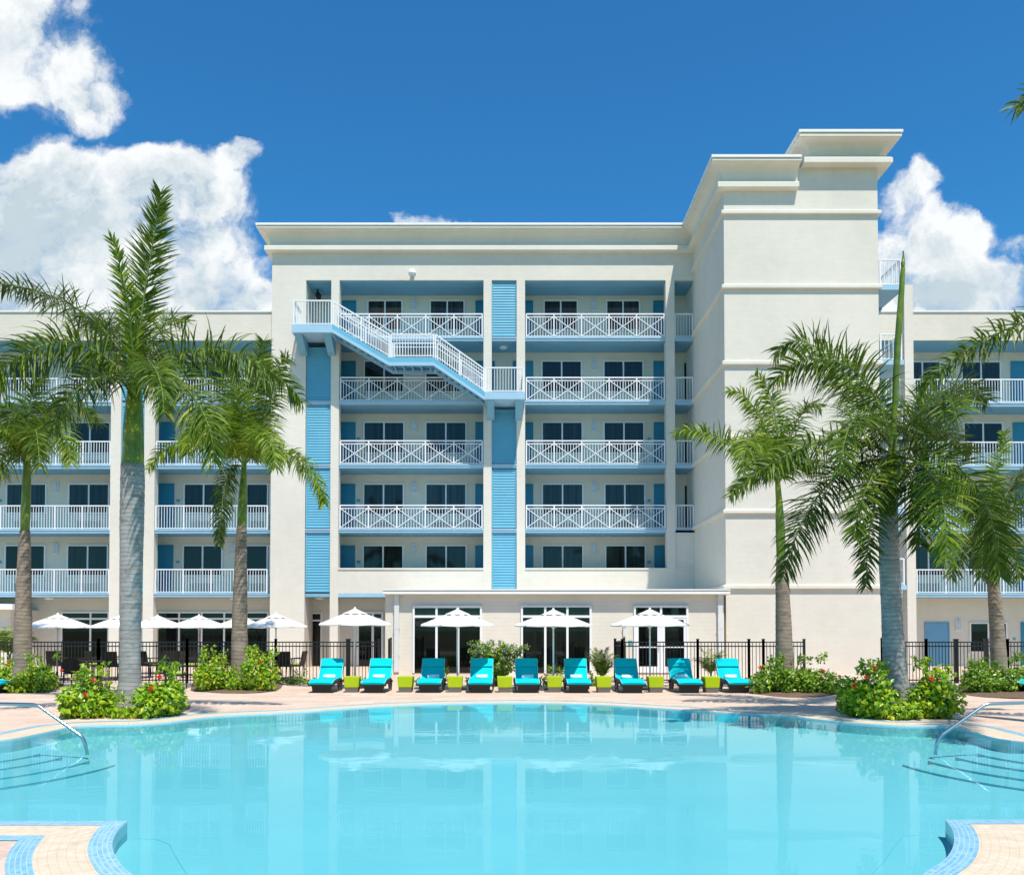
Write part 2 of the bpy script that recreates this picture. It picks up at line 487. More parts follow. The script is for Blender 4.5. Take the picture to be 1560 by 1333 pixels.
# outside stair tower on the right of the tower
xs0, xs1, xs2 = XTR, XX(1380, DT, 700), XX(1393.5, DT, 700)
mb = MB(); mb.box(xs1, xs2, DT, DT + .4, 0, ZZ(434, DT)); bp(mb, 'column', M['wall'])
for i, yy in enumerate((434, 548, 662, 776, 891)):
    z = ZZ(yy, DT)
    mb = MB(); mb.box(xs0 + .003, xs1 - .003, DT + .02, DT + 2.0, z - .18, z); 
    bp(mb, 'landing_slab', M['blue'])
    x1r = xs1 - .08
    mb = rail(MB(), (xs0 + .1, DT + .1, z), (x1r, DT + .1, z), h=1.0, panel=2, double=False, step=.16)
    mb2 = rail(mb, (x1r, DT + .17, z), (x1r, DT + 1.9, z), h=1.0, panel=2, double=False, step=.16)
    bp(mb, 'landing_railing', M['white'])
    if i < 4:
        # stair flight running back behind the landing
        zn = ZZ((548, 662, 776, 891)[i], DT); mb = MB()
        mb.bar((xs0 + .35, DT + 1.9, z - .15), (xs0 + .35, DT + 5.2, (z + zn) / 2), .06, .25)
        mb.bar((xs0 + .9, DT + 1.9, z - .15), (xs0 + .9, DT + 5.2, (z + zn) / 2), .06, .25)
        for s_ in range(8):
            t_ = (s_ + .5) / 8; zz_ = z - .15 + ((z + zn)/2 - z + .15) * t_
            mb.box(xs0 + .38, xs0 + .87, DT + 1.9 + 3.3*t_ - .14, DT + 1.9 + 3.3*t_ + .14, zz_ - .02, zz_ + .02)
        bp(mb, 'stair_flight', M['blue'])
mb = rail(MB(), (xs0 + .15, DT + 2.0, ZZ(434, DT)), (xs0 + .15, DT + 5, ZZ(434, DT) - 1.5), h=1.0, double=False, step=.2); bp(mb, 'landing_railing', M['white'])

# ------------------------------------------------------------------ wings
def wing(x0, x1, yf, colpx, baypx, tag_):
    yb = yf + 1.55
    zr = ZZ(476, yf); zs = ZZ(518.5, yf)
    mb = MB(); mb.box(x0, x1, yf, yf + 10, zs, zr); mb.box(x0, x1, yb, yf + 10, 0, zs)
    bp(mb, 'wing_wall', M['wall2'])
    mb = MB(); mb.box(x0, x1, yf - .05, yf + .3, zr + .001, zr + .07); bp(mb, 'parapet_cap', M['cap'])
    for a, b in colpx:
        mb = MB(); mb.box(XX(a, yf), XX(b, yf), yf - .02, yf + .4, 0, zs - .004); bp(mb, 'column', M['wall'])
        mb = MB(); 
    for k in range(2, 6):
        z = ZF[k]
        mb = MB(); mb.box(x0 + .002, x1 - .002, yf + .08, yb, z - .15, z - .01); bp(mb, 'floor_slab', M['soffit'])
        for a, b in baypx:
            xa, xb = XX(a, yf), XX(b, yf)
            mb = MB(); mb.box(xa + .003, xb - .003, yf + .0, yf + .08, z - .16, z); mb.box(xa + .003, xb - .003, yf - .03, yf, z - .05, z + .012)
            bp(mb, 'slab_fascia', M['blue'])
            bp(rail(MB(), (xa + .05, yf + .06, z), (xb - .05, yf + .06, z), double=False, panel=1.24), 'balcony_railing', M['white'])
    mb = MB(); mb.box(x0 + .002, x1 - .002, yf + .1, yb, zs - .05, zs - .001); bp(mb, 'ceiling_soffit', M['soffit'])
    return yb
YL = D0 + .15
ybl = wing(XX(-330, YL), XL - .002, YL, [(168.6, 184), (220, 236), (-185, -170), (-140,-125)], [(-125, 168.6), (236, 409), (-330, -185)], 'left')
wp = {5: (552, 597), 4: (645, 690), 3: (738.5, 781), 2: (832, 876)}
for k in range(2, 6):
    zt_, zb_ = ZZ(wp[k][0], ybl), max(ZZ(wp[k][1], ybl), ZF[k] + .45)
    dx = (5 - k) * -.7
    for a, b in ((14, 72), (108.5, 167.5), (284, 341), (379, 437), (-110, -52)):
        bb = min(b, 411); window(a + dx, bb + (dx if bb == b else 0), zt_, zb_, y=ybl, mull=(.5,) if bb == b else (.93,))
        ac_panel(a + dx, bb + (dx if bb == b else 0), ZF[k] + .03, zb_ - .075, ybl)
    door(239 + dx, 266 + dx, zt_ + .05, ZF[k], ybl); door(-38 + dx, -11 + dx, zt_ + .05, ZF[k], ybl)
    for cx in (88, 357): wall_lamp(cx + dx, wp[k][0] + 4, ybl)
    for cx in (2, 273):
        mbp = MB(); x, z = P(cx + dx, wp[k][0] + 24, ybl); mbp.box(x-.08, x+.08, ybl-.02, ybl+.01, z-.06, z+.06); bp(mbp, 'number_plaque', M['plaque'])
for (y1, y0) in ((529, 609.5), (617.5, 705), (714, 804), (812, 901.5)):
    shutter(XX(184, YL) + .01, XX(220, YL) - .01, ZZ(y0, YL), ZZ(y1, YL), YL + .06)
zg = ZZ(934, ybl)
window(99, 167.5, zg, .03, y=ybl, mull=(.62,), transom=ZZ(942.5, ybl), glass='glass_dark', fw=.07)
window(186, 218, zg, .03, y=ybl, mull=(), transom=ZZ(942.5, ybl), glass='glass_dark', fw=.07)
window(238, 409, zg, .03, y=ybl, mull=(.22, .42, .62, .82), transom=ZZ(942.5, ybl), glass='glass_dark', fw=.07)
# service canopy at the far left
mb = MB(); x1 = XX(26, D0 - .8)
mb.hexa([(x1 - 5, D0 - 1.0, ZZ(926, D0-1)), (x1, D0 - 1.0, ZZ(928.5, D0-1)), (x1, D0 + .1, ZZ(927, D0-1)), (x1 - 5, D0 + .1, ZZ(926, D0-1))],
        [(x1 - 5, D0 - 1.0, ZZ(917.5, D0-1)), (x1, D0 - 1.0, ZZ(920, D0-1)), (x1, D0 + .1, ZZ(919, D0-1)), (x1 - 5, D0 + .1, ZZ(917, D0-1))])
bp(mb, 'canopy', M['cap'])
mb = MB(); mb.box(x1 - 5, x1 - .3, D0 - .6, ybl, 0, ZZ(928, D0 - .6)); bp(mb, 'porch_wall', M['wall'])

YR = D0 + .3
x1r = XX(2000, YR)
ybr = wing(XTR + .002, x1r, YR, [(1880, 1895)], [(1350, 1880)], 'right')
for k in range(2, 6):
    zt_, zb_ = ZZ(wp[k][0] + .5, ybr), max(ZZ(wp[k][1], ybr), ZF[k] + .45)
    dx = (5 - k) * 2.0
    for a, b in ((1380, 1432), (1467, 1524), (1650, 1707), (1745, 1802)):
        window(a + dx, b + dx, zt_, zb_, y=ybr); ac_panel(a + dx, b + dx, ZF[k] + .03, zb_ - .075, ybr)
    door(1543 + dx, 1570 + dx, zt_ + .05, ZF[k], ybr); door(1608 + dx, 1634 + dx, zt_ + .05, ZF[k], ybr)
    wall_lamp(1449 + dx, wp[k][0] + 4, ybr); wall_lamp(1726 + dx, wp[k][0] + 4, ybr)
door(1407, 1441, ZZ(947.5, ybr), .0, ybr, 'door_pale'); door(1553, 1583, ZZ(947.5, ybr), .0, ybr, 'door')
window(1475, 1528, ZZ(950, ybr), ZZ(992, ybr), y=ybr, glass='glass_green')
wall_lamp(1459, 952, ybr, 'lamp')
mbp = MB(); x, z = P(1380, 969, ybr); mbp.box(x-.1, x+.1, ybr-.02, ybr+.01, z-.12, z+.12); bp(mbp, 'number_plaque', M['plaque'])
mbp = MB(); x, z = P(1545, 973, ybr); mbp.box(x-.06, x+.06, ybr-.02, ybr+.01, z-.06, z+.06); bp(mbp, 'number_plaque', M['plaque'])

# ------------------------------------------------------------------ outside stair on the facade
LP = 1.30                       # projection of the landings
YS0, YS1 = D0 - LP, D0 - .12
def landing(pxa, pxb, k, inner0, inner1):
    z = ZZ(494.5, YS0) if k == 6 else ZZ(597, YS0)
    zb_ = ZZ(506.5, YS0) if k == 6 else ZZ(608, YS0)
    x0, x1 = XX(pxa, YS0), XX(pxb, YS0)
    mb = MB(); mb.box(x0, x1, YS0, D0 - .003, zb_, z)
    o = bp(mb, 'stair_landing', M['blue'])
    for xb_ in (x0 + .25, x1 - .25):
        c = MB(); w = .16
        c.hexa([(xb_ - w, D0 - .35, zb_ - .55), (xb_ + w, D0 - .35, zb_ - .55), (xb_ + w, D0 - .01, zb_ - .62), (xb_ - w, D0 - .01, zb_ - .62)],
               [(xb_ - w, YS0 + .12, zb_ - .002), (xb_ + w, YS0 + .12, zb_ - .002), (xb_ + w, D0 - .01, zb_ - .002), (xb_ - w, D0 - .01, zb_ - .002)])
        c.build('bracket', M['soffit'], o, origin=bo)
    return x0, x1, z
ax0, ax1, az = landing(443, 505, 6, 0, 0)
cx0, cx1, cz = landing(738, 800, 5, 0, 0)
g = .08
mb = MB(); rail(mb, (ax0 + g, YS0 + g, az), (ax1 - .05, YS0 + g, az), double=False, panel=1.5); rail(mb, (ax0 + g, YS0 + g + .07, az), (ax0 + g, D0 - .05, az), double=False)
bp(mb, 'landing_railing', M['white'])
mb = MB(); rail(mb, (cx0 + .05, YS0 + g, cz), (cx1 - g, YS0 + g, cz), double=False, panel=1.5); rail(mb, (cx1 - g, YS0 + g + .07, cz), (cx1 - g, D0 - .05, cz), double=False)
bp(mb, 'landing_railing', M['white'])
m0, m1 = XX(592, YS0), XX(660, YS0)
zm = (az + cz) / 2 + .02
stair = empty('outside_stair', (0, 0, 0)); stair.parent = hotel
pathp = [(ax1, az), (m0, zm), (m1, zm), (cx0, cz)]
for y in (YS0 + .03, YS1):
    mb = MB()
    for (a, b) in zip(pathp[:-1], pathp[1:]):
        pass
    top = [(x, z + .02) for x, z in pathp]; h = .36
    for i in range(3):
        (xa, za), (xb, zb2) = top[i], top[i+1]
        mb.hexa([(xa, y, za - h), (xb, y, zb2 - h), (xb, y + .06, zb2 - h), (xa, y + .06, za - h)], [(xa, y, za), (xb, y, zb2), (xb, y + .06, zb2), (xa, y + .06, za)])
    mb.build('stringer', M['shutter'], stair, origin=bo)
    mb = MB()
    for i in range(3):
        (xa, za), (xb, zb2) = top[i], top[i+1]
        mb.hexa([(xa, y - .035, za - h), (xb, y - .035, zb2 - h), (xb, y - .001, zb2 - h), (xa, y - .001, za - h)], [(xa, y - .035, za - h + .14), (xb, y - .035, zb2 - h + .14), (xb, y - .001, zb2 - h + .14), (xa, y - .001, za - h + .14)])
    mb.build('stringer_flange', M['blue'], stair, origin=bo)
    mb = MB(); yy = y + .03
    for i in range(3):
        (xa, za), (xb, zb2) = pathp[i], pathp[i+1]
        rail(mb, (xa + (.04 if i == 0 else .085), yy, za), (xb - (.04 if i == 2 else 0), yy, zb2), h=1.02, panel=1.3, double=False, base=.1, step=.125)
        for hh in (.35, .55): mb.bar((xa, yy - .0, za + hh + .3), (xb, yy, zb2 + hh + .3), .03) if hh == .55 else None
    mb.build('stair_railing', M['white'], stair, origin=bo)
mb = MB()
for (i, n) in ((0, 8), (2, 8)):
    (xa, za), (xb, zb2) = pathp[i], pathp[i+1]
    for s_ in range(n):
        xs_, xe_ = xa + (xb-xa)*s_/n, xa + (xb-xa)*(s_+1)/n; z_ = za + (zb2-za)*(s_+1)/n
        mb.box(xs_, xe_ + .03, YS0 + .1, YS1 - .01, z_ - .06, z_ - .01); mb.box(xe_ + .0, xe_ + .02, YS0 + .1, YS1 - .01, z_ - .17, z_ - .061)
mb.box(m0 + .04, m1, YS0 + .1, YS1 - .01, zm - .09, zm - .02)
for q in range(5): 
    xq = m0 + (m1 - m0) * (q + .5) / 5; mb.box(xq - .03, xq + .03, YS0 + .1, YS1 - .01, zm - .3, zm - .091)
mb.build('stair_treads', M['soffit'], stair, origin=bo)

# ------------------------------------------------------------------ one storey annex in front
DA = 32.7
ao = Vector((2.0, DA, 0))
annex = empty('lounge_annex', ao)
tag(annex, 'single storey cream annex with flat roof, white gutter and tall dark windows', 'building')
def ap(mb, name, mat, **k): return mb.build(name, mat, annex, origin=ao, **k)
xa0, xa1 = XX(587, DA, 950), XX(1103, DA, 950)
ze = ZZ(903.5, DA - .28)
mb = MB(); mb.box(xa0, xa1, DA, D0 - .03, 0, ze - .05); ap(mb, 'wall', M['wall2'])
mb = MB(); mb.box(xa0 - .05, XX(1108, DA), DA - .22, D0 - .03, ze - .049, ze + .1); ap(mb, 'roof', M['vinyl'])
mb = MB(); mb.box(xa0 - .05, XX(1108, DA), DA - .33, DA - .221, ze - .03, ze + .075); mb.box(xa0 - .05, XX(1108, DA), DA - .35, DA - .15, ze + .101, ze + .15); ap(mb, 'gutter', M['cap'])
for a, b in ((602, 609), (1091.5, 1098.5)):
    mb = MB(); x0, x1 = XX(a, DA), XX(b, DA); mb.box(x0, x1, DA - .13, DA - .005, .1, ze - .05)
    for zc_ in (.7, 1.7, 2.5): mb.box(x0 - .02, x1 + .02, DA - .135, DA - .004, zc_, zc_ + .04)
    ap(mb, 'downpipe', M['vinyl'])
kw = dict(y=DA, parent=annex, orig=ao, glass='glass_dark', fw=.075, transom=ZZ(939, DA))
window(632.5, 731.5, ZZ(926, DA), .06, mull=(.335, .667), **kw)
window(796.5, 897.5, ZZ(925, DA), .06, mull=(.335, .667), **kw)
dr = window(967.5, 1044, ZZ(925.5, DA), .06, mull=(.5,), name='double_door', **kw)
# door leaf stiles
mb = MB()
x0, x1 = XX(967.5, DA), XX(1044, DA); xm = (x0 + x1) / 2; tz = ZZ(940, DA)
for (a, b) in ((x0 + .001, x0 + .1), (xm - .14, xm - .045), (xm + .045, xm + .14), (x1 - .1, x1 - .001)): mb.box(a, b, DA - .05, DA - .019, .07, tz - .01)
for (a, b) in ((x0 + .101, xm - .141), (xm + .141, x1 - .101)): mb.box(a, b, DA - .049, DA - .019, .07, .3); mb.box(a, b, DA - .049, DA - .019, 1.0, 1.04); mb.box(a, b, DA - .049, DA - .019, tz - .1, tz - .01)
for xx in (xm - .09, xm + .09): mb.tube([(xx, DA - .06, .9), (xx, DA - .1, .95), (xx, DA - .1, 1.15), (xx, DA - .06, 1.2)], .012, 6)
mb.build('door_leaves', M['white'], dr, origin=ao)
mb = MB(); x, z = P(960, 979.5, DA); mb.box(x - .07, x + .07, DA - .02, DA + .01, z - .1, z + .1); ap(mb, 'sign_plaque', M['plaque'])
mb = MB(); x, z = P(951, 962, DA); mb.box(x - .05, x + .05, DA - .1, DA + .01, z - .17, z + .17); mb.box(x - .06, x + .06, DA - .12, DA + .01, z + .171, z + .2); ap(mb, 'wall_lamp', M['vinyl'])
# window heads cast a little relief
for a, b in ((629, 735), (793, 901), (964, 1047.5)):
    mb = MB(); mb.box(XX(a, DA), XX(b, DA), DA - .085, DA + .01, ZZ(924.3, DA) + .02, ZZ(924.3, DA) + .05); ap(mb, 'window_head', M['vinyl'])

# ------------------------------------------------------------------ pool outline
def catmull(pts, n=6):
    out = []; pts = [Vector(p) for p in pts]
    for i in range(len(pts) - 1):
        p0 = pts[max(i-1, 0)]; p1 = pts[i]; p2 = pts[i+1]; p3 = pts[min(i+2, len(pts)-1)]
        for k in range(n):
            t = k / n
            out.append(.5 * ((2*p1) + (p2-p0)*t + (2*p0-5*p1+4*p2-p3)*t*t + (3*p1-p0-3*p2+p3)*t**3))
    out.append(pts[-1]); return out
far_px = [(-60,1138),(0,1128),(62,1117),(110,1107),(150,1104.5),(200,1103.5),(260,1099.5),(320,1092),(370,1088.5),(430,1086),(490,1082),(560,1077),(640,1073),(720,1071),(800,1070.5),(880,1072),(960,1076),
          (1040,1081),(1120,1086),(1190,1090),(1250,1096),(1310,1101.5),(1370,1105),(1425,1105.5),(1455,1108),(1490,1117),(1540,1128),(1620,1142)]
far = [G(*p).xy for p in far_px]
far = [Vector((-8.6, 11.0)), Vector((-8.45, 12.0))] + far[1:-1] + [Vector((8.5, 12.0)), Vector((8.7, 11.0))]
chainA = catmull(far, 5)
tipR = G(1440, 1249).xy; tipL = G(194, 1251).xy
endR = [Vector((8.9, 9.6)), Vector((8.9, 8.4)), Vector((8.6, tipR.y + .0)), ]
sideR = [Vector((8.8, 10.0)), Vector((8.8, 8.6)), Vector((8.4, tipR.y))]
curR = catmull([tipR, G(1449,1260).xy, G(1454,1275).xy, G(1451,1293).xy, G(1437,1312).xy, G(1405,1334).xy, Vector((2.15,5.1)), Vector((1.2,4.5)), Vector((0,4.3))], 5)
curL = catmull([tipL, G(182,1262).xy, G(174,1275).xy, G(171,1290).xy, G(179,1310).xy, G(203,1334).xy, Vector((-1.8,5.1)), Vector((-1.1,4.5)), Vector((0,4.3))], 5)
sideL = [Vector((-8.3, tipL.y)), Vector((-8.6, 8.6)), Vector((-8.6, 10.0))]
FRONT = Vector((0, 4.3))
def open_off(c, o, sg):
    out = []
    for i in range(len(c)):
        a = (c[i] - c[i-1]).normalized() if i else (c[1] - c[0]).normalized(); b = (c[i+1] - c[i]).normalized() if i < len(c)-1 else a
        t = (a + b).normalized(); out.append(c[i] + Vector((t.y, -t.x)) * sg * o)
    return out
def resample(c, n):
    L = [0]
    for p, q in zip(c[:-1], c[1:]): L.append(L[-1] + (q-p).length)
    out = []; j = 0
    for k in range(n + 1):
        l = L[-1]*k/n
        while j < len(c)-2 and L[j+1] < l: j += 1
        out.append(c[j].lerp(c[j+1], (l - L[j]) / max(1e-9, L[j+1]-L[j])))
    return out
def curve_ring(cur, o, tipy, sg):
    c = open_off(cur, o, sg); c[-1] = Vector((0, 4.3 - o)); lim = tipy - o
    if o > 0:
        j = max(i for i in range(len(c)-1) if c[i].y >= lim) if c[0].y >= lim else 0
        f = (c[j].y - lim) / max(1e-9, (c[j].y - c[j+1].y)); c = [c[j].lerp(c[j+1], max(0, min(1, f)))] + c[j+1:]
        c[0].y = lim
    return resample(c, 60)
def offset(_p, o):
    fr = [Vector((-8.6, tipL.y))] + [Vector((-8.6, 8.6)), Vector((-8.6, 10.0))] + chainA + [Vector((8.8, 10.0)), Vector((8.8, 8.6)), Vector((8.8, tipR.y))]
    n = len(fr); out = []
    for i in range(n):
        pa = fr[i-1] if i else fr[0] + Vector((1, 0)); pb = fr[i+1] if i < n-1 else fr[i] - Vector((1, 0))
        a = (fr[i] - pa).normalized(); b = (pb - fr[i]).normalized()
        na, nb = Vector((-a.y, a.x)), Vector((-b.y, b.x))
        m = (na + nb) / max(.5, 1 + na.dot(nb)); out.append(fr[i] + m * o)
    return out + curve_ring(curR, o, tipR.y, -1) + curve_ring(curL, o, tipL.y, 1)[::-1][1:]
pool = offset(None, 0)
sgn = -1
arc = [0]
_mid = offset(None, .3)
for i in range(len(_mid)): arc.append(arc[-1] + (_mid[(i+1) % len(_mid)] - _mid[i]).length)

def strip(name, o0, z0, o1, z1, mat, kind='structure', part=None):
    a, b = offset(pool, o0), offset(pool, o1); n = len(pool); mb = MB(); uv = []
    for i in range(n + 1):
        p, q = a[i % n], b[i % n]
        mb.v += [(p.x, p.y, z0), (q.x, q.y, z1)]; uv += [(arc[i], o0 + z0*0), (arc[i], o1 + abs(z1 - z0) * (1 if o0 == o1 else 0))]
    for i in range(n):
        if part == 'far' and not (NF0 <= i < NF1): continue
        if part == 'near' and NF0 <= i < NF1: continue
        mb.f.append((2*i, 2*i+1, 2*i+3, 2*i+2) if sgn < 0 else (2*i, 2*i+2, 2*i+3, 2*i+1)); mb.mi.append(0)
    o = mb.build(name, mat, uvs=uv); tag(o, kind=kind); return o

def mosaic():
    t = NT('blue_mosaic'); c = t.node('ShaderNodeUVMap'); c.uv_map = 'UVMap'
    br = t.node('ShaderNodeTexBrick'); t.l.new(c.outputs[0], br.inputs['Vector'])
    br.offset = .5; br.inputs['Scale'].default_value = 1
    br.inputs['Brick Width'].default_value = .062; br.inputs['Row Height'].default_value = .0355
    br.inputs['Mortar Size'].default_value = .003; br.inputs['Bias'].default_value = 0
    br.inputs['Color1'].default_value = (.15,.42,.60,1); br.inputs['Color2'].default_value = (.32,.60,.76,1)
    br.inputs['Mortar'].default_value = (.58,.71,.77,1)
    n = t.noise(14, 3, .6, t.pos())
    t.base(t.mix(t.math('MULTIPLY', n, .5), br.outputs['Color'], (.17,.42,.60))); t.set(.25, .5)
    return t.m
def coping_mat():
    t = NT('beige_coping'); c = t.node('ShaderNodeUVMap'); c.uv_map = 'UVMap'
    sp = t.node('ShaderNodeSeparateXYZ'); t.l.new(c.outputs[0], sp.inputs[0])
    rib = t.math('LESS_THAN', t.math('FRACT', t.math('DIVIDE', sp.outputs['X'], .062)), .16)
    rib2 = t.math('LESS_THAN', t.math('FRACT', t.math('DIVIDE', sp.outputs['Y'], .062)), .10)
    n = t.noise(5, 6, .65, t.pos((1,1,1)), 1.5)
    col = t.ramp(n, [(.3,(.58,.46,.32)),(.55,(.67,.56,.42)),(.75,(.72,.64,.53))])
    col = t.mix(t.math('MULTIPLY', t.math('MAXIMUM', rib, rib2), .30), col, (.36,.25,.16))
    sl = t.math('LESS_THAN', t.math('FRACT', t.math('DIVIDE', sp.outputs['X'], .62)), .012)
    col = t.mix(t.math('MULTIPLY', sl, .6), col, (.40,.33,.26))
    t.base(col); t.set(.7, .25); t.bump(t.math('SUBTRACT', 1.0, rib), .5, .006)
    return t.m
def paver_mat():
    t = NT('travertine_pavers')
    v = t.pos((1,1,1))
    br = t.node('ShaderNodeTexBrick'); t.l.new(v, br.inputs['Vector'])
    br.offset = .37; br.squash = 1.5; br.squash_frequency = 3
    br.inputs['Scale'].default_value = 1; br.inputs['Brick Width'].default_value = .61; br.inputs['Row Height'].default_value = .41
    br.inputs['Mortar Size'].default_value = .004; br.inputs['Bias'].default_value = -.1
    br.inputs['Color1'].default_value = (0,0,0,1); br.inputs['Color2'].default_value = (1,1,1,1); br.inputs['Mortar'].default_value = (.5,.5,.5,1)
    tile = t.ramp(br.outputs['Color'], [(0,(.52,.37,.28)),(.35,(.60,.48,.38)),(.6,(.62,.45,.35)),(1,(.66,.57,.48))])
    n = t.noise(1.6, 7, .65, t.pos((1,2.4,1)), 1.2); n2 = t.noise(9, 6, .7, t.pos((1,2.5,1)), .8)
    col = t.mix(t.ramp(n, [(.42,(0,0,0)),(.62,(.75,.75,.75))]), tile, (.62,.42,.31))
    col = t.mix(t.ramp(n2, [(.45,(0,0,0)),(.7,(.7,.7,.7))]), col, (.70,.62,.53))
    col = t.mix(t.math('MULTIPLY', br.outputs['Fac'], .5), col, (.42,.34,.27))
    t.base(col); t.set(.75, .2); t.bump(n2, .15, .01)
    return t.m
def plaster_mat():
    t = NT('pool_plaster'); n = t.noise(.5, 4, .6, t.pos())
    t.base(t.ramp(n, [(.3,(.37,.63,.66)),(.7,(.42,.675,.695))])); t.set(.8, .1); return t.m
def water_mat():
    t = NT('pool_water'); t.n.remove(t.b)
    tr = t.node('ShaderNodeBsdfTransparent'); tr.inputs['Color'].default_value = (.54,.82,.855,1)
    gl = t.node('ShaderNodeBsdfGlossy'); gl.inputs['Roughness'].default_value = .015; gl.inputs['Color'].default_value = (.75,.95,1,1)
    fr = t.node('ShaderNodeFresnel'); fr.inputs['IOR'].default_value = 1.062
    n1 = t.noise(1.1, 3, .5, t.pos((1,1.6,1)), .5); n2 = t.noise(5, 3, .55, t.pos((1,1.5,1)), .3)
    big = t.noise(.35, 2, .5, t.pos())
    hh = t.math('ADD', n1, t.math('MULTIPLY', n2, .12))
    b = t.node('ShaderNodeBump'); b.inputs['Distance'].default_value = .02; b.inputs['Strength'].default_value = .10
    t.l.new(hh, b.inputs['Height']); t.l.new(b.outputs[0], gl.inputs['Normal']); t.l.new(b.outputs[0], fr.inputs['Normal'])
    mx = t.node('ShaderNodeMixShader'); t.l.new(t.math('MINIMUM', fr.outputs[0], .6), mx.inputs[0]); t.l.new(tr.outputs[0], mx.inputs[1]); t.l.new(gl.outputs[0], mx.inputs[2])
    t.l.new(mx.outputs[0], t.out.inputs['Surface']); return t.m
M['mosaic'] = mosaic(); M['coping'] = coping_mat(); M['paver'] = paver_mat(); M['plaster'] = plaster_mat(); M['water'] = water_mat()
M['waterline'] = simple('blue_waterline_tile', (.52,.66,.68), .3, .5)
M['trimline'] = simple('step_tile_line', (.30,.56,.60), .6, .3)

ZW = -.02
B1, B2, B3 = .17, .53, .70
NF0, NF1 = 2, 2 + len(chainA)
strip('pool_edge_mosaic', 0, .006, B1, .006, M['mosaic'], part='near')
strip('pool_edge_coping', 0, .006, B1 + .001, .006, M['coping'], part='far')
strip('pool_coping', B1, .004, B2, .004, M['coping'])
strip('deck_mosaic_band', B2, .006, B3, .006, M['mosaic'])
strip('pool_waterline_tiles', 0, -.10, 0, .006, M['waterline'])
FL = -.195
strip('pool_wall', .0, FL, .0, -.10, M['plaster'])
def flat(name, poly, z, mat, holes=()):
    loops = [[Vector((p.x, p.y, 0)) for p in poly]] + [[Vector((p.x, p.y, 0)) for p in h] for h in holes]
    tri = tessellate_polygon(loops); vs = [v for l in loops for v in l]
    mb = MB()
    for v in vs: mb.v.append((v.x, v.y, z))
    for f in tri:
        a, b, c = [vs[i] for i in f]
        if (b - a).cross(c - a).z < 0: f = f[::-1]
        mb.f.append(tuple(f)); mb.mi.append(0)
    o = mb.build(name, mat); return o
tag(flat('pool_floor', pool, FL, M['plaster']), kind='structure')
tag(flat('water', pool, ZW, M['water']), kind='structure')
outer = [Vector((-26, -3)), Vector((32, -3)), Vector((32, 55)), Vector((-26, 55))]
tag(flat('pool_deck', outer, 0.0, M['paver'], [offset(pool, B3 - .004)]), kind='structure')
gm = simple('distant_ground', (.16,.19,.09), .9, .1, var=.3, scale=.05)
mb = MB(); S = 1500
for a, b, c, d in ((-S, S, -S, -3), (-S, S, 55, S), (-S, -26, -3, 55), (32, S, -3, 55)): mb.add([(a,c,-.02),(b,c,-.02),(b,d,-.02),(a,d,-.02)], [(0,1,2,3)])
tag(mb.build('ground', gm), kind='structure')

# steps under water at both ends, shelves near the front
def prism(mb, poly, z0, z1, inset_line=None):
    n = len(poly); b = len(mb.v)
    mb.v += [(p[0], p[1], z0) for p in poly] + [(p[0], p[1], z1) for p in poly]
    ar = sum(poly[i][0]*poly[(i+1)%n][1] - poly[(i+1)%n][0]*poly[i][1] for i in range(n))
    top = tuple(b + n + i for i in range(n)); mb.f.append(top if ar > 0 else top[::-1]); mb.mi.append(0)
    for i in range(n):
        j = (i+1) % n; f = (b+i, b+j, b+n+j, b+n+i); mb.f.append(f if ar > 0 else f[::-1]); mb.mi.append(0)
for s, nm in ((-1, 'left'), (1, 'right')):
    mb = MB(); ln = MB()
    for k in range(4):
        zt_ = -.10 - .024 * k; r_ = (1.95, 2.35, 2.82, 3.25)[k]; cx_, cy_ = 8.6, 12.45 - .18*k
        edge = [(s*(cx_ - r_*math.sin(a)), cy_ - 1.0*r_*(1-math.cos(a))*0 - r_*math.cos(a)) for a in [R(90 - 90*i/20) for i in range(21)]]
        if nm: prism(mb, [(s*8.6, cy_)] + edge, FL + .001 * (k+1), zt_)
        ln.tube([(x + (0.0), y, zt_ + .001) for x, y in edge], .004, 5)
    o = mb.build('pool_steps', M['plaster']); tag(o, kind='structure')
    o = ln.build('step_edge_tiles', M['trimline']); tag(o, kind='structure')
def shelf(pts, z):
    mb = MB(); pp = [tuple(G(*p, z=z).xy) for p in pts]; prism(mb, pp, FL + .01, z)
    ln = MB(); ln.tube([(x, y, z + .001) for x, y in pp[1:8]], .004, 5); tag(ln.build('shelf_edge_tiles', M['trimline']), kind='structure'); tag(mb.build('pool_shelf', M['plaster']), kind='structure')
shelf([(172,1282),(205,1277),(240,1279),(258,1286),(264,1298),(272,1312),(290,1340),(330,1400),(200,1400),(160,1320)], -.16)
shelf([(1448,1276),(1405,1271),(1375,1275),(1362,1290),(1345,1315),(1325,1335),(1300,1400),(1440,1400),(1470,1320)], -.16)

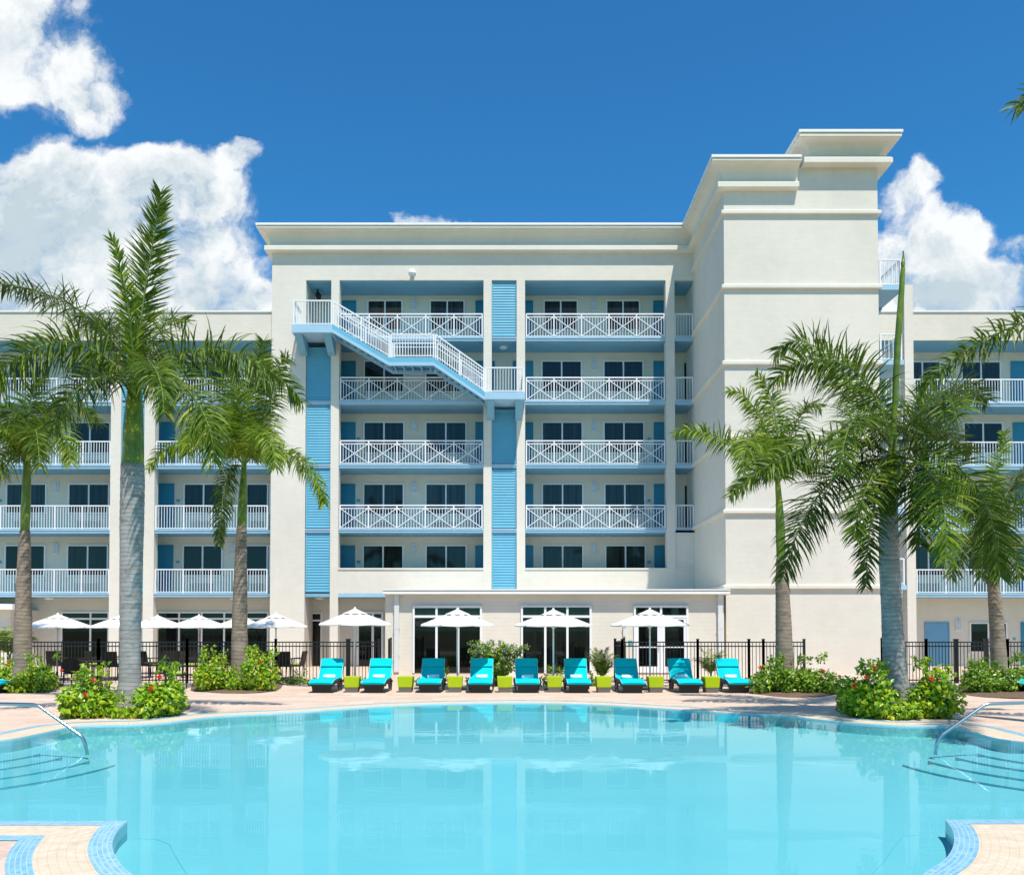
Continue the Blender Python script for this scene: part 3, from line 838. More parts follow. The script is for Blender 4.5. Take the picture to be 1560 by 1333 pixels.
# ------------------------------------------------------------------ pool handrails
def handrail(name, pts, label):
    root = empty(name, (pts[0][0], pts[0][1], 0)); tag(root, label, 'handrail', 'handrails beside the pool steps')
    o0 = root.location
    MB().tube(pts, .024, 10).build('rail', M['chrome'], root, origin=o0, smooth=True)
    for p in (pts[0],):
        MB().tube([(p[0], p[1], .006), (p[0], p[1], .03)], .06, 12).build('base_collar', M['chrome'], root, origin=o0)
def bend(pts, n=6):
    out = [Vector(pts[0])]
    for i in range(1, len(pts)-1):
        a, b, c = Vector(pts[i-1]), Vector(pts[i]), Vector(pts[i+1]); r = min(.16 if i == len(pts)-2 else .07, (a-b).length*.4, (c-b).length*.4)
        p, q = b + (a-b).normalized()*r, b + (c-b).normalized()*r
        for k in range(n+1):
            t = k/n; out.append((1-t)**2*p + 2*t*(1-t)*b + t*t*q)
    out.append(Vector(pts[-1])); return out
yl = 12.6
pA, pB, pC = V3(-14,1070,yl), V3(56,1073,yl), V3(128,1124,yl-.05)
handrail('pool_handrail', bend([(pA.x - .7, yl, 0), (pA.x - .7, yl, pA.z), pB, pC, (V3(136,1138,yl).x, yl-.05, -.13)]), 'chrome handrail leading down into the pool on the left')
pA, pB, pC = V3(1575,1068,yl), V3(1502,1072,yl), V3(1428,1124,yl-.05)
handrail('pool_handrail', bend([(pA.x + .7, yl, 0), (pA.x + .7, yl, pA.z), pB, pC, (V3(1422,1138,yl).x, yl-.05, -.13)]), 'chrome handrail leading down into the pool on the right')

# ------------------------------------------------------------------ loungers
def fabric(name, c, rough=.85):
    t = NT(name); n = t.noise(2.5, 4, .6, t.coord('Object'))
    t.base(t.ramp(n, [(.3, tuple(x*.93 for x in c)), (.7, tuple(min(1,x*1.06) for x in c))])); t.set(rough, .15)
    w = t.noise(160, 2, .5, t.coord('Object')); t.bump(t.math('ADD', w, t.math('MULTIPLY', t.noise(6, 3, .6, t.coord('Object')), 3)), .35, .006)
    return t.m
M['turq'] = fabric('turquoise_cushion', (.0,.50,.545))
M['piping'] = fabric('pale_piping', (.35,.75,.80))
M['towel'] = fabric('white_towel', (.82,.82,.84))
M['cushion'] = fabric('lime_seat_cushion', (.42,.52,.12))
M['canvas'] = fabric('cream_canvas', (.80,.765,.72))
def wicker_mat(name, c):
    t = NT(name); w = t.node('ShaderNodeTexWave'); w.inputs['Scale'].default_value = 28; w.inputs['Distortion'].default_value = 1
    t.l.new(t.coord('Object'), w.inputs['Vector'])
    t.base(t.mix(w.outputs['Fac'], tuple(x*.5 for x in c), tuple(x*1.3 for x in c))); t.set(.55, .35); t.bump(w.outputs['Fac'], .4, .004); return t.m
M['wicker'] = wicker_mat('dark_wicker', (.028,.025,.023))
M['rattan'] = wicker_mat('black_brown_rattan', (.02,.017,.015))
M['lime'] = simple('lime_resin', (.40,.52,.0), .45, .4, var=.05)
M['greybase'] = simple('grey_plinth', (.15,.14,.115), .7, .2)

def profile_sheet(prof, x0, x1, th, mb, round_x=0, nx=1):
    """thick sheet following profile (y, z) between x0 and x1"""
    n = len(prof); nor = []
    for i in range(n):
        a = Vector(prof[max(i-1,0)]); b = Vector(prof[min(i+1,n-1)]); t = (b-a).normalized(); nor.append(Vector((-t.y, t.x)))
    xs = [x0 + (x1-x0)*i/nx for i in range(nx+1)]; b0 = len(mb.v)
    for i in range(n):
        for side in (0, 1):
            for k, x in enumerate(xs):
                u = abs(2*k/nx - 1); tt = th * (1 - round_x * u**4) if side else 0.0
                p = Vector(prof[i]) + nor[i] * tt; mb.v.append((x, p.x, p.y))
    m = nx + 1; W = 2*m
    idx = lambda i, s, k: b0 + i*W + s*m + k
    for i in range(n-1):
        for k in range(nx):
            mb.f.append((idx(i,1,k), idx(i,1,k+1), idx(i+1,1,k+1), idx(i+1,1,k))); mb.f.append((idx(i,0,k+1), idx(i,0,k), idx(i+1,0,k), idx(i+1,0,k+1)))
        mb.f.append((idx(i,0,0), idx(i,1,0), idx(i+1,1,0), idx(i+1,0,0))); mb.f.append((idx(i,1,nx), idx(i,0,nx), idx(i+1,0,nx), idx(i+1,1,nx)))
    for k in range(nx):
        mb.f.append((idx(0,0,k), idx(0,0,k+1), idx(0,1,k+1), idx(0,1,k))); mb.f.append((idx(n-1,0,k+1), idx(n-1,0,k), idx(n-1,1,k), idx(n-1,1,k+1)))
    mb.mi = [0] * len(mb.f)
seatp = [tuple(v) for v in catmull([Vector(p) for p in [(0,.225),(.06,.245),(.25,.285),(.48,.305),(.75,.28),(1.0,.245),(1.18,.25)]], 4)]
backp = [tuple(v) for v in catmull([Vector(p) for p in [(1.16,.27),(1.26,.37),(1.42,.58),(1.57,.80)]], 3)]
def make_lounger():
    root = empty('sun_lounger'); W = .325
    mb = MB(); profile_sheet(seatp, -W - .015, W + .015, -.045, mb, 0, 1); mb.build('seat_frame', M['wicker'], root)
    mb = MB(); profile_sheet(backp, -W + .02, W - .02, -.04, mb, 0, 1); mb.build('back_frame', M['wicker'], root)
    mb = MB()  # front plinth leg (trapezoid panel)
    mb.hexa([(-.235,.13,0),(.235,.13,0),(.235,.30,0),(-.235,.30,0)], [(-.27,.10,.225),(.27,.10,.225),(.27,.34,.25),(-.27,.34,.25)]); mb.build('leg', M['wicker'], root)
    for s in (-1, 1):
        mb = MB()
        mb.tube([(s*.31, 1.22, 0), (s*.33, 1.12, .20), (s*.335, 1.0, .25)], [.018,.026,.03], 6); mb.build('leg', M['wicker'], root)
        mb = MB(); mb.tube([(s*.345, .30, .25), (s*.345, .55, .32), (s*.345, .8, .345), (s*.345, 1.0, .30), (s*.345, 1.16, .25)], .028, 6); mb.build('side_rail', M['wicker'], root)
        mb = MB(); mb.hexa([(s*.30,.80,.05),(s*.335,.80,.05),(s*.335,1.1,.05),(s*.30,1.1,.05)] if s > 0 else [(s*.335,.80,.05),(s*.30,.80,.05),(s*.30,1.1,.05),(s*.335,1.1,.05)],
                           [(s*.30,.62,.27),(s*.335,.62,.27),(s*.335,1.12,.25),(s*.30,1.12,.25)] if s > 0 else [(s*.335,.62,.27),(s*.30,.62,.27),(s*.30,1.12,.25),(s*.335,1.12,.25)]); mb.build('side_panel', M['wicker'], root)
    mb = MB(); profile_sheet([(p[0], p[1] + .004) for p in seatp], -W + .01, W - .01, .06, mb, .35, 8); c = mb.build('seat_cushion', M['turq'], root, smooth=False, bevel=.012)
    c.modifiers['b'].angle_limit = R(50)
    mb = MB()
    a = [(p[0]-.002, p[1]+.012) for p in backp]
    profile_sheet(a, -W + .012, W - .012, .065, mb, .3, 8); bc = mb.build('back_cushion', M['turq'], root, bevel=.012); bc.modifiers['b'].angle_limit = R(50)
    top = a[-4:]
    mb = MB(); tt = [(y - .058, z + .045) for y, z in top]; profile_sheet(tt, -W + .03, W - .03, .035, mb, .3, 8); mb.build('head_pillow', M['turq'], bc, bevel=.01)
    for s in (-1, 1):
        mb = MB(); mb.tube([(s*(W-.012), p[0] - .01, p[1] + .048) for p in seatp] + [(s*(W-.014), p[0] - .045, p[1] + .048) for p in a], .006, 5)
        mb.build('piping', M['piping'], bc)
    return root
def make_towel():
    mb = MB(); mb.tube([(-.16,0,0),(-.155,0,0),(.155,0,0),(.16,0,0)], [.045,.058,.058,.045], 14)
    mb.tube([(-.157,-.012,.03),(.157,-.012,.03)], .034, 10)
    o = mb.build('towel', M['towel'], smooth=True); return o
l0 = make_lounger(); t0 = make_towel()
DL = 22.95
lx = [(471+505.6)/2, (551+585)/2, (635.6+671)/2, (713.6+749.7)/2, (786+822)/2, (864.6+900)/2, (946.7+982.6)/2, (1035+1068.5)/2, (1110.8+1145.4)/2]
ordn = ['first', 'second', 'third', 'fourth', 'fifth', 'sixth', 'seventh', 'eighth', 'ninth']
ldesc = ['leftmost of the row, in full sun before the black fence', 'second from the left, beside the annex corner downpipe', 'third from the left, fully shaded',
         'fourth from left, diagonal shadow, before the purple shrub', 'middle one of nine, right of the purple flowering shrub', 'sixth from the left, half shaded diagonally, beside the cycad',
         'seventh from the left, fully shaded, right of the cycad', 'eighth, half shaded, before the glass double door', 'rightmost of the row, beside the hibiscus bush']
for i, px in enumerate(lx):
    o = l0 if i == 0 else copy_tree(l0)
    x = XX(px, DL, 1040); yj = [0,0,.05,-.02,0,-.03,-.08,-.06,-.05][i]
    o.location = (x, DL + yj, 0); o.rotation_euler.z = R([-.5,-.3,.4,0,.2,-.3,.6,.9,-.2][i])
    tag(o, 'turquoise cushioned dark wicker lounger, ' + ldesc[i], 'sun lounger', 'turquoise sun loungers in a row behind the pool')
    t = t0 if i == 0 else copy_tree(t0)
    t.location = (x + [.01,0,.02,.01,.02,0,-.02,-.03,.0][i], DL + 1.08 + yj, .375); t.rotation_euler = (0, 0, R([1,-1,0,2,-1,1,0,-2,1][i]))
    tag(t, 'rolled white towel on the %s lounger from the left' % ordn[i], 'towel', 'rolled towels on the loungers')

for px, rz, lab in ((7, 78, 'turquoise lounger cut off by the left edge, only its foot end showing beside the hibiscus'), (1546, -78, 'turquoise lounger cut off by the right edge, only its foot end showing beside the hibiscus')):
    o = copy_tree(l0); o.location = (XX(px, 22.9, 1045), 22.9, 0); o.rotation_euler.z = R(rz); tag(o, lab, 'sun lounger', 'turquoise sun loungers in a row behind the pool')

def make_table():
    root = empty('side_table')
    a, b, c = .205, .185, .165; z1, z0 = .42, .135
    mb = MB(); mb.hexa([(-b,-b,z0),(b,-b,z0),(b,b,z0),(-b,b,z0)], [(-a,-a,z1),(a,-a,z1),(a,a,z1),(-a,a,z1)]); mb.build('table_top', M['lime'], root, bevel=.01)
    mb = MB(); mb.hexa([(-c,-c,0),(c,-c,0),(c,c,0),(-c,c,0)], [(-b+.008,-b+.008,z0-.002),(b-.008,-b+.008,z0-.002),(b-.008,b-.008,z0-.002),(-b+.008,b-.008,z0-.002)]); mb.build('plinth', M['greybase'], root, bevel=.004)
    return root
s0 = make_table()
for i, px in enumerate([537, 618, 693.5, 769, 845, 919, 998, 1081.5]):
    o = s0 if i == 0 else copy_tree(s0)
    o.location = (XX(px, 23.4, 1045), 23.4 + [0,.05,.02,0,.05,0,-.03,-.08][i], 0); o.rotation_euler.z = R([2,-1,1,0,-2,1,-1,3][i])
    tag(o, 'lime green cube side table between the %s and %s loungers from the left' % (ordn[i], ordn[i+1]), 'side table', 'lime side tables between the loungers')

# ------------------------------------------------------------------ umbrellas
def make_umbrella():
    root = empty('patio_umbrella'); RR, ze_, zt_ = 1.08, 1.80, 2.20
    N = 8
    def rim(i, r, z): a = 2*math.pi*(i + .5)/N; return Vector((math.cos(a)*r, math.sin(a)*r, z))
    mb = MB(); ns = 6; nr = 6
    rings = []
    for j in range(nr + 1):
        f = j / nr; row = []
        for i in range(N):
            for k in range(ns):
                u = k / ns; p = rim(i, RR*(.12 + .88*f), 0).lerp(rim(i+1, RR*(.12 + .88*f), 0), u)
                sag = -.035 * math.sin(math.pi*u) * math.sin(math.pi*(.15 + .7*f)); inn = 1 - .03*math.sin(math.pi*u)*f
                row.append((p.x*inn, p.y*inn, zt_ - .05 - (zt_ - .05 - ze_) * f**1.12 + sag))
        rings.append(row)
    m = N * ns
    for row in rings: mb.v += row
    for j in range(nr):
        for i in range(m): mb.f.append((j*m+i, (j+1)*m+i, (j+1)*m+(i+1)%m, j*m+(i+1)%m)); mb.mi.append(0)
    b = len(mb.v)
    for (x, y, z) in rings[-1]: mb.v.append((x*1.0, y*1.0, z - .035))
    for i in range(m): mb.f.append((nr*m+i, b+i, b+(i+1)%m, nr*m+(i+1)%m)); mb.mi.append(0)
    cn = mb.build('canopy', M['canvas'], root)
    mb = MB(); m2 = 16
    for (r, z) in ((.02, zt_+.035), (.20, zt_ - .045), (.34, zt_ - .10), (.345, zt_ - .112)):
        for i in range(m2):
            a = 2*math.pi*(i+.5)/m2; mb.v.append((math.cos(a)*r, math.sin(a)*r, z))
    for j in range(3):
        for i in range(m2): mb.f.append((j*m2+i, (j+1)*m2+i, (j+1)*m2+(i+1)%m2, j*m2+(i+1)%m2)); mb.mi.append(0)
    mb.build('vent', M['canvas'], cn)
    MB().tube([(0,0,zt_+.01),(0,0,zt_+.05),(0,0,zt_+.08)], [.03,.035,.012], 10).build('finial', M['white'], root)
    MB().tube([(0,0,.05),(0,0,zt_)], .024, 10).build('pole', M['white'], root, smooth=True)
    MB().tube([(0,0,0),(0,0,.05),(0,0,.07),(0,0,.3)], [.26,.26,.04,.035], 16).build('base', M['black'], root)
    for i in range(N):
        p = rim(i, RR*.98, ze_ + .01); q = rim(i, .04, zt_ - .06)
        o = MB().bar(q, p, .014, .02).build('rib', M['white'], root)
        pm = p.lerp(q, .45); MB().bar((pm.x*.06, pm.y*.06, 1.74), pm - Vector((0,0,.02)), .012).build('strut', M['white'], o)
    MB().tube([(0,0,1.70),(0,0,1.78)], .04, 8).build('hub', M['white'], root)
    return root
u0 = make_umbrella()
ulist = [(540.5,24.9,'beside the left corner of the annex', 1.0),
         (697,24.2,'before the first tall annex window, shading the third and fourth loungers', 1.0),
         (843,24.15,'before the middle annex window, its underside showing', 1.0),
         (990,24.2,'in front of the white annex double door', 1.0),
         (88,28.8,'far left, beside the leftmost leaning palm trunk', 1.0),
         (186,29.6,'behind the thick grey palm trunk on the left', 1.0),
         (240,33.0,'smaller looking, just right of the thick grey palm trunk', 1.0),
         (303,31.8,'left of the slim brown palm trunk, over the dining terrace', 1.0),
         (367,33.6,'mostly hidden behind the slim brown palm trunk', 1.0),
         (420.5,29.0,'in front of the tall cream pier, over two dining chairs', 1.0)]
for i, (px, d, l, s) in enumerate(ulist):
    o = u0 if i == 0 else copy_tree(u0)
    o.location = (XX(px, d, 950), d, 0); o.rotation_euler.z = R([12, 3, 22.5, 14, 5, 18, 9, 0, 11, 16][i])
    dz = [.03, 0, -.01, 0, -.04, -.04, -.02, -.03, -.02, -.02][i]; o.scale = (1, 1, 1 + dz/2)
    tag(o, 'open cream patio umbrella ' + l, 'umbrella', 'cream patio umbrellas')

# ------------------------------------------------------------------ dining terrace
def make_chair(rounded=False):
    root = empty('dining_chair'); m = M['rattan']
    mb = MB(); mb.box(-.26,.26,-.25,.25,.38,.43); mb.build('seat', m, root, bevel=.01)
    mb = MB(); mb.box(-.24,.24,-.24,.22,.431,.50); mb.build('seat_cushion', M['cushion'], root, bevel=.02)
    mb = MB()
    if rounded:
        pr = []
        for i in range(13):
            a = math.pi*i/12; pr.append((-.27*math.cos(a)))
        n = 12
        for i in range(n+1):
            x = -.27 + .54*i/n; zt_ = .70 + .17*math.sin(math.pi*i/n)**.6; yb_ = .30
            mb.v += [(x, .235, .44), (x, yb_, zt_), (x, yb_+.03, zt_), (x, .265, .44)]
        for i in range(n):
            a = 4*i; b_ = a + 4
            mb.f += [(a, b_, b_+1, a+1), (a+1, b_+1, b_+2, a+2), (a+2, b_+2, b_+3, a+3), (a+3, b_+3, b_, a)]; mb.mi += [0]*4
        mb.f += [(0,1,2,3), (4*n+3,4*n+2,4*n+1,4*n)]; mb.mi += [0,0]
    else: mb.hexa([(-.25,.22,.40),(.25,.22,.40),(.25,.26,.40),(-.25,.26,.40)], [(-.26,.33,.92),(.26,.33,.92),(.26,.37,.92),(-.26,.37,.92)])
    mb.build('backrest', m, root, bevel=.008)
    for x, y in ((-.24,-.23),(.24,-.23),(-.24,.23),(.24,.23)):
        MB().tube([(x*1.05,y*1.08,0),(x,y,.40)], [.016,.022], 6).build('leg', m, root)
    for s in (-1, 1):
        MB().tube([(s*.27,.27,.66),(s*.285,.05,.67),(s*.285,-.2,.655),(s*.275,-.23,.62),(s*.26,-.235,.41)], .02, 6).build('armrest', m, root)
    return root
c1 = make_chair(False); c2 = make_chair(True)
chairs = [ # px, d, rot, type, label
 (116, 25.6, 180, 1, 'round backed dark rattan armchair seen from behind, left of the thick grey palm'),
 (268, 24.4, 100, 1, 'rattan armchair in profile between the left hibiscus clumps'),
 (173, 30.4, 180, 0, 'square backed rattan chair just left of the thick grey palm trunk'),
 (228, 31.2, 150, 0, 'square backed rattan chair just right of the thick grey palm trunk'),
 (262, 31.6, 200, 0, 'rattan chair with lime cushion before the dining windows'),
 (292, 30.5, 90, 0, 'rattan chair turned sideways beside the third umbrella pole'),
 (148, 30.9, 90, 0, 'rattan chair turned sideways near the fence on the far left terrace'),
 (86, 31.4, 190, 0, 'rattan chair under the far left umbrella'),
 (434, 30.6, 182, 0, 'square backed rattan chair seen from behind, beside the tall cream pier'),
 (450, 30.9, 265, 0, 'rattan chair in profile with lime cushion, beside the tall cream pier'),
 (325, 31.4, 170, 0, 'rattan chair behind the hibiscus clump left of the slim brown palm'),
 (396, 31.3, 200, 0, 'rattan chair behind the hibiscus clump right of the slim brown palm')]
used = set()
for px, d, rz, ty, l in chairs:
    src = c2 if ty else c1
    o = src if ty not in used else copy_tree(src); used.add(ty)
    o.location = (XX(px, d, 1010), d, 0); o.rotation_euler.z = R(rz); tag(o, l, 'chair', 'dark rattan dining chairs')
    if not ty: pass
def make_dtable():
    root = empty('dining_table'); mb = MB(); mb.tube([(0,0,.70),(0,0,.715),(0,0,.73)], [.44,.46,.46], 24); mb.build('tabletop', M['rattan'], root)
    for i in range(4):
        a = R(45 + 90*i); MB().tube([(.36*math.cos(a),.36*math.sin(a),0),(.28*math.cos(a),.28*math.sin(a),.70)], .018, 6).build('leg', M['rattan'], root)
    return root
d0_ = make_dtable()
for i, (px, d, l) in enumerate([(135, 26.4, 'round dark dining table between the far left armchair and the thick grey palm'), (245, 25.3, 'round dark dining table right of the thick grey palm, behind the red hibiscus'), (196, 31.0, 'round dark dining table hidden behind the thick grey palm'),
                             (312, 31.6, 'round dark dining table left of the slim brown palm'), (415, 31.7, 'round dark dining table next to the tall cream pier')]):
    o = d0_ if i == 0 else copy_tree(d0_); o.location = (XX(px, d, 1010), d, 0); tag(o, l, 'table', 'dark dining tables')

# ------------------------------------------------------------------ black metal fences
def fence(name, pts, label, posts=2.2, h=1.30, gate_at=None):
    root = empty(name, (pts[0][0], pts[0][1], 0)); tag(root, label, 'fence', 'black metal fences'); o0 = root.location
    pk = MB(); rl = MB()
    for a, b in zip(pts[:-1], pts[1:]):
        a, b = Vector(a), Vector(b); L = (b-a).length; n = max(1, round(L/posts)); u = (b-a)/L
        for i in range(n+1):
            p = a + (b-a)*i/n; w = .035
            q = MB(); q.box(p.x-w, p.x+w, p.y-w, p.y+w, 0, h + .06); q.box(p.x-w-.008, p.x+w+.008, p.y-w-.008, p.y+w+.008, h+.061, h+.085)
            q.build('fence_post', M['black'], root, origin=o0)
        for z in (h - .02, h - .145, .10): rl.bar((a.x, a.y, z), (b.x, b.y, z), .03, .035)
        m = round(L/.105)
        for j in range(1, m):
            p = a + (b-a)*j/m; pk.bar((p.x, p.y, .04), (p.x, p.y, h - .02), .017)
    pk.build('pickets', M['black'], root, origin=o0); rl.build('rails', M['black'], root, origin=o0)
    return root
DF = 27.3
def fx(px, d=DF): return (XX(px, d, 1000), d, 0)
fence('metal_fence', [fx(-190), fx(150), fx(285), fx(420), fx(529)], 'black metal picket fence along the dining terrace on the left', 2.7)
fence('fence_gate', [fx(532), fx(577)], 'black metal gate closing the left fence beside the annex', 3, gate_at=1)
fence('metal_fence', [fx(593), (XX(596, 32.0, 1000), 31.9, 0)], 'short black fence return running back to the annex corner', 6)
fence('metal_fence', [(XX(951, 31.9, 1000), 31.9, 0), (XX(937, 28.2, 1000), 28.2, 0), fx(948), fx(1063), fx(1141), fx(1163), fx(1225)], 'black metal picket fence in front of the annex double door', 2.7)
fence('metal_fence', [(XX(1344, 31.8, 1000), 31.8, 0), fx(1344), fx(1411), fx(1455)], 'black metal fence just right of the big leaning palm trunk', 4)
fence('fence_gate', [fx(1458), fx(1501)], 'black metal gate in front of the pale blue door', 3)
fence('metal_fence', [fx(1504), fx(1535), fx(1700)], 'black metal fence at the right edge behind the hibiscus', 3)

# ------------------------------------------------------------------ foliage materials
def leaf_mat(name, stops, rough=.45, trans=.25, spec=.4, tcol=None):
    t = NT(name); g = t.node('ShaderNodeNewGeometry')
    n = t.noise(1.4, 3, .6, t.pos())
    f = t.math('ADD', t.math('MULTIPLY', g.outputs['Random Per Island'], .7), t.math('MULTIPLY', n, .3))
    col = t.ramp(f, stops); t.base(col); t.set(rough, spec)
    tl = t.node('ShaderNodeBsdfTranslucent'); 
    hs = t.mix(.5, col, tcol or (.30,.42,.04)); t.l.new(hs, tl.inputs['Color'])
    mx = t.node('ShaderNodeMixShader'); mx.inputs[0].default_value = trans
    t.l.new(t.b.outputs[0], mx.inputs[1]); t.l.new(tl.outputs[0], mx.inputs[2]); t.l.new(mx.outputs[0], t.out.inputs['Surface'])
    return t.m
M['frond'] = leaf_mat('palm_leaflets', [(.15,(.030,.068,.006)),(.5,(.070,.130,.010)),(.78,(.16,.23,.018)),(.95,(.42,.40,.07))], .42, .2, .16)
M['frond_y'] = leaf_mat('yellowish_palm_leaflets', [(.15,(.05,.11,.008)),(.5,(.14,.24,.014)),(.8,(.32,.40,.03)),(.96,(.48,.42,.10))], .42, .24, .16)
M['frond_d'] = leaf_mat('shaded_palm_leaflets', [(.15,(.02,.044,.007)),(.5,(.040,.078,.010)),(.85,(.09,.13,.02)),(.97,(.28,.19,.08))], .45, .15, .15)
M['hib'] = leaf_mat('hibiscus_leaves', [(.08,(.05,.14,.012)),(.3,(.14,.32,.012)),(.55,(.30,.50,.015)),(.8,(.52,.60,.02)),(.97,(.85,.62,.02))], .35, .3, .5, (.45,.55,.03))
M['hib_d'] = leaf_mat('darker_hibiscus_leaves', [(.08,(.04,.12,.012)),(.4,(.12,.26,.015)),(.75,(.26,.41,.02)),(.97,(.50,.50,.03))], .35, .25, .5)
M['red'] = simple('red_petals', (.60,.03,.01), .5, .3, var=.2, scale=30)
M['purple'] = simple('purple_petals', (.40,.30,.60), .6, .2, var=.25, scale=30)
M['stem'] = simple('woody_stem', (.16,.11,.06), .8, .2)
M['mulch'] = simple('bark_mulch', (.17,.115,.08), .95, .05, var=.55, scale=22, bump=.8)
def trunk_mat(name, c, ring=.1):
    t = NT(name); g = t.node('ShaderNodeNewGeometry'); sp = t.node('ShaderNodeSeparateXYZ'); t.l.new(g.outputs['Position'], sp.inputs[0])
    wob = t.math('MULTIPLY', t.noise(2.5, 3, .6, t.pos()), .10)
    fr = t.math('FRACT', t.math('DIVIDE', t.math('ADD', sp.outputs['Z'], wob), ring))
    line = t.math('LESS_THAN', fr, .13)
    n = t.noise(3, 6, .7, t.pos((1,1,2.5)), .8); n2 = t.noise(30, 4, .7, t.pos((1,1,.25)))
    col = t.ramp(n, [(.3, tuple(x*.50 for x in c)), (.5, c), (.72, tuple(min(1,x*1.35) for x in c))])
    col = t.mix(t.math('MULTIPLY', n2, .35), col, tuple(x*.5 for x in c))
    col = t.mix(t.math('MULTIPLY', line, .7), col, tuple(x*.42 for x in c))
    t.base(col); t.set(.85, .15); t.bump(t.math('ADD', t.math('MULTIPLY', line, -1.0), t.math('MULTIPLY', n2, .6)), .6, .012)
    return t.m
M['trunk'] = trunk_mat('grey_palm_bark', (.36,.35,.325), .085)
M['trunk_b'] = trunk_mat('brown_palm_bark', (.30,.245,.185), .10)
def shaft_mat():
    t = NT('green_crownshaft'); n = t.noise(2.2, 5, .65, t.pos((1,1,.6)), 1.0)
    col = t.ramp(n, [(.3,(.05,.10,.008)),(.5,(.13,.20,.012)),(.66,(.28,.31,.02)),(.8,(.30,.19,.05))])
    g = t.node('ShaderNodeNewGeometry'); sp = t.node('ShaderNodeSeparateXYZ'); t.l.new(g.outputs['Position'], sp.inputs[0])
    fr = t.math('LESS_THAN', t.math('FRACT', t.math('DIVIDE', t.math('ADD', sp.outputs['Z'], t.math('MULTIPLY', t.noise(3,2,.5,t.pos()), .15)), .33)), .06)
    col = t.mix(t.math('MULTIPLY', fr, .5), col, (.16,.12,.04)); t.base(col); t.set(.3, .5); return t.m
M['shaft'] = shaft_mat()
M['rachis'] = simple('frond_stalk', (.13,.20,.035), .5, .4, var=.25, scale=5)

def frond(root, o0, ctrl, leaf=.7, spacing=.021, droop=.55, mat='frond', width=.034, seed=0, base_bare=.08, plume=1.0, upright=False, rad=.03, fwd=.40):
    droop *= .55; leaf *= 1.06
    rnd = random.Random(seed)
    pts = catmull(ctrl, 10)
    L = [0]
    for a, b in zip(pts[:-1], pts[1:]): L.append(L[-1] + (b-a).length)
    tot = L[-1]
    mb = MB(); n = len(pts)
    rr = [rad * (1 - .85*l/tot) for l in L]
    def at(l):
        for i in range(n-1):
            if L[i+1] >= l: 
                f = (l - L[i]) / max(1e-6, L[i+1]-L[i]); return pts[i].lerp(pts[i+1], f), (pts[i+1]-pts[i]).normalized()
        return pts[-1], (pts[-1]-pts[-2]).normalized()
    l = tot * base_bare
    while l < tot:
        f = l / tot; p, t = at(l)
        up = Vector((0,0,1)); s = t.cross(up)
        if s.length < .25: s = t.cross(Vector((0,-1,0)))
        s.normalize(); nn = s.cross(t).normalized()
        prof = (.45 + .55*min(1, f/.25)) * (1 if f < .6 else 1 - .55*(f-.6)/.4)
        for sd in (-1, 1):
            ang = rnd.choice((-1, 0, 1)) * R(46) * plume + rnd.gauss(0, R(15))
            ll = leaf * prof * rnd.uniform(.78, 1.12)
            fw = fwd + .45 * max(0, f - .6) / .4 + rnd.uniform(-.12, .12)
            d = (s * sd * math.cos(ang) + nn * math.sin(ang)) + t * fw; d.normalize()
            wv = t.cross(d).cross(d).normalized() if rnd.random() < .5 else (t - d*t.dot(d)).normalized()
            wv = (wv + nn * rnd.uniform(-.5,.5)).normalized(); wv = (wv - d*wv.dot(d)).normalized()
            w = width * rnd.uniform(.8, 1.15); ns = 4; q = p.copy(); b = len(mb.v)
            ww = [.55, 1, .9, .55, .03]
            for k in range(ns+1):
                a_ = wv * (w * ww[k] / 2); mb.v += [tuple(q - a_), tuple(q + a_)]
                if k < ns:
                    d = (d + Vector((0,0,-1)) * droop * (.16 + .20*k) * (1.0 if not upright else .3) + Vector((rnd.gauss(0,.05), rnd.gauss(0,.05), 0))).normalized(); q = q + d * ll / ns
            for k in range(ns): mb.f.append((b+2*k, b+2*k+1, b+2*k+3, b+2*k+2)); mb.mi.append(0)
        l += spacing * rnd.uniform(.7, 1.3)
    o = mb.build('frond', M[mat], root, origin=o0)
    MB().tube(pts, rr, 5).build('stalk', M['rachis'], o, origin=o0, smooth=True)
    return o

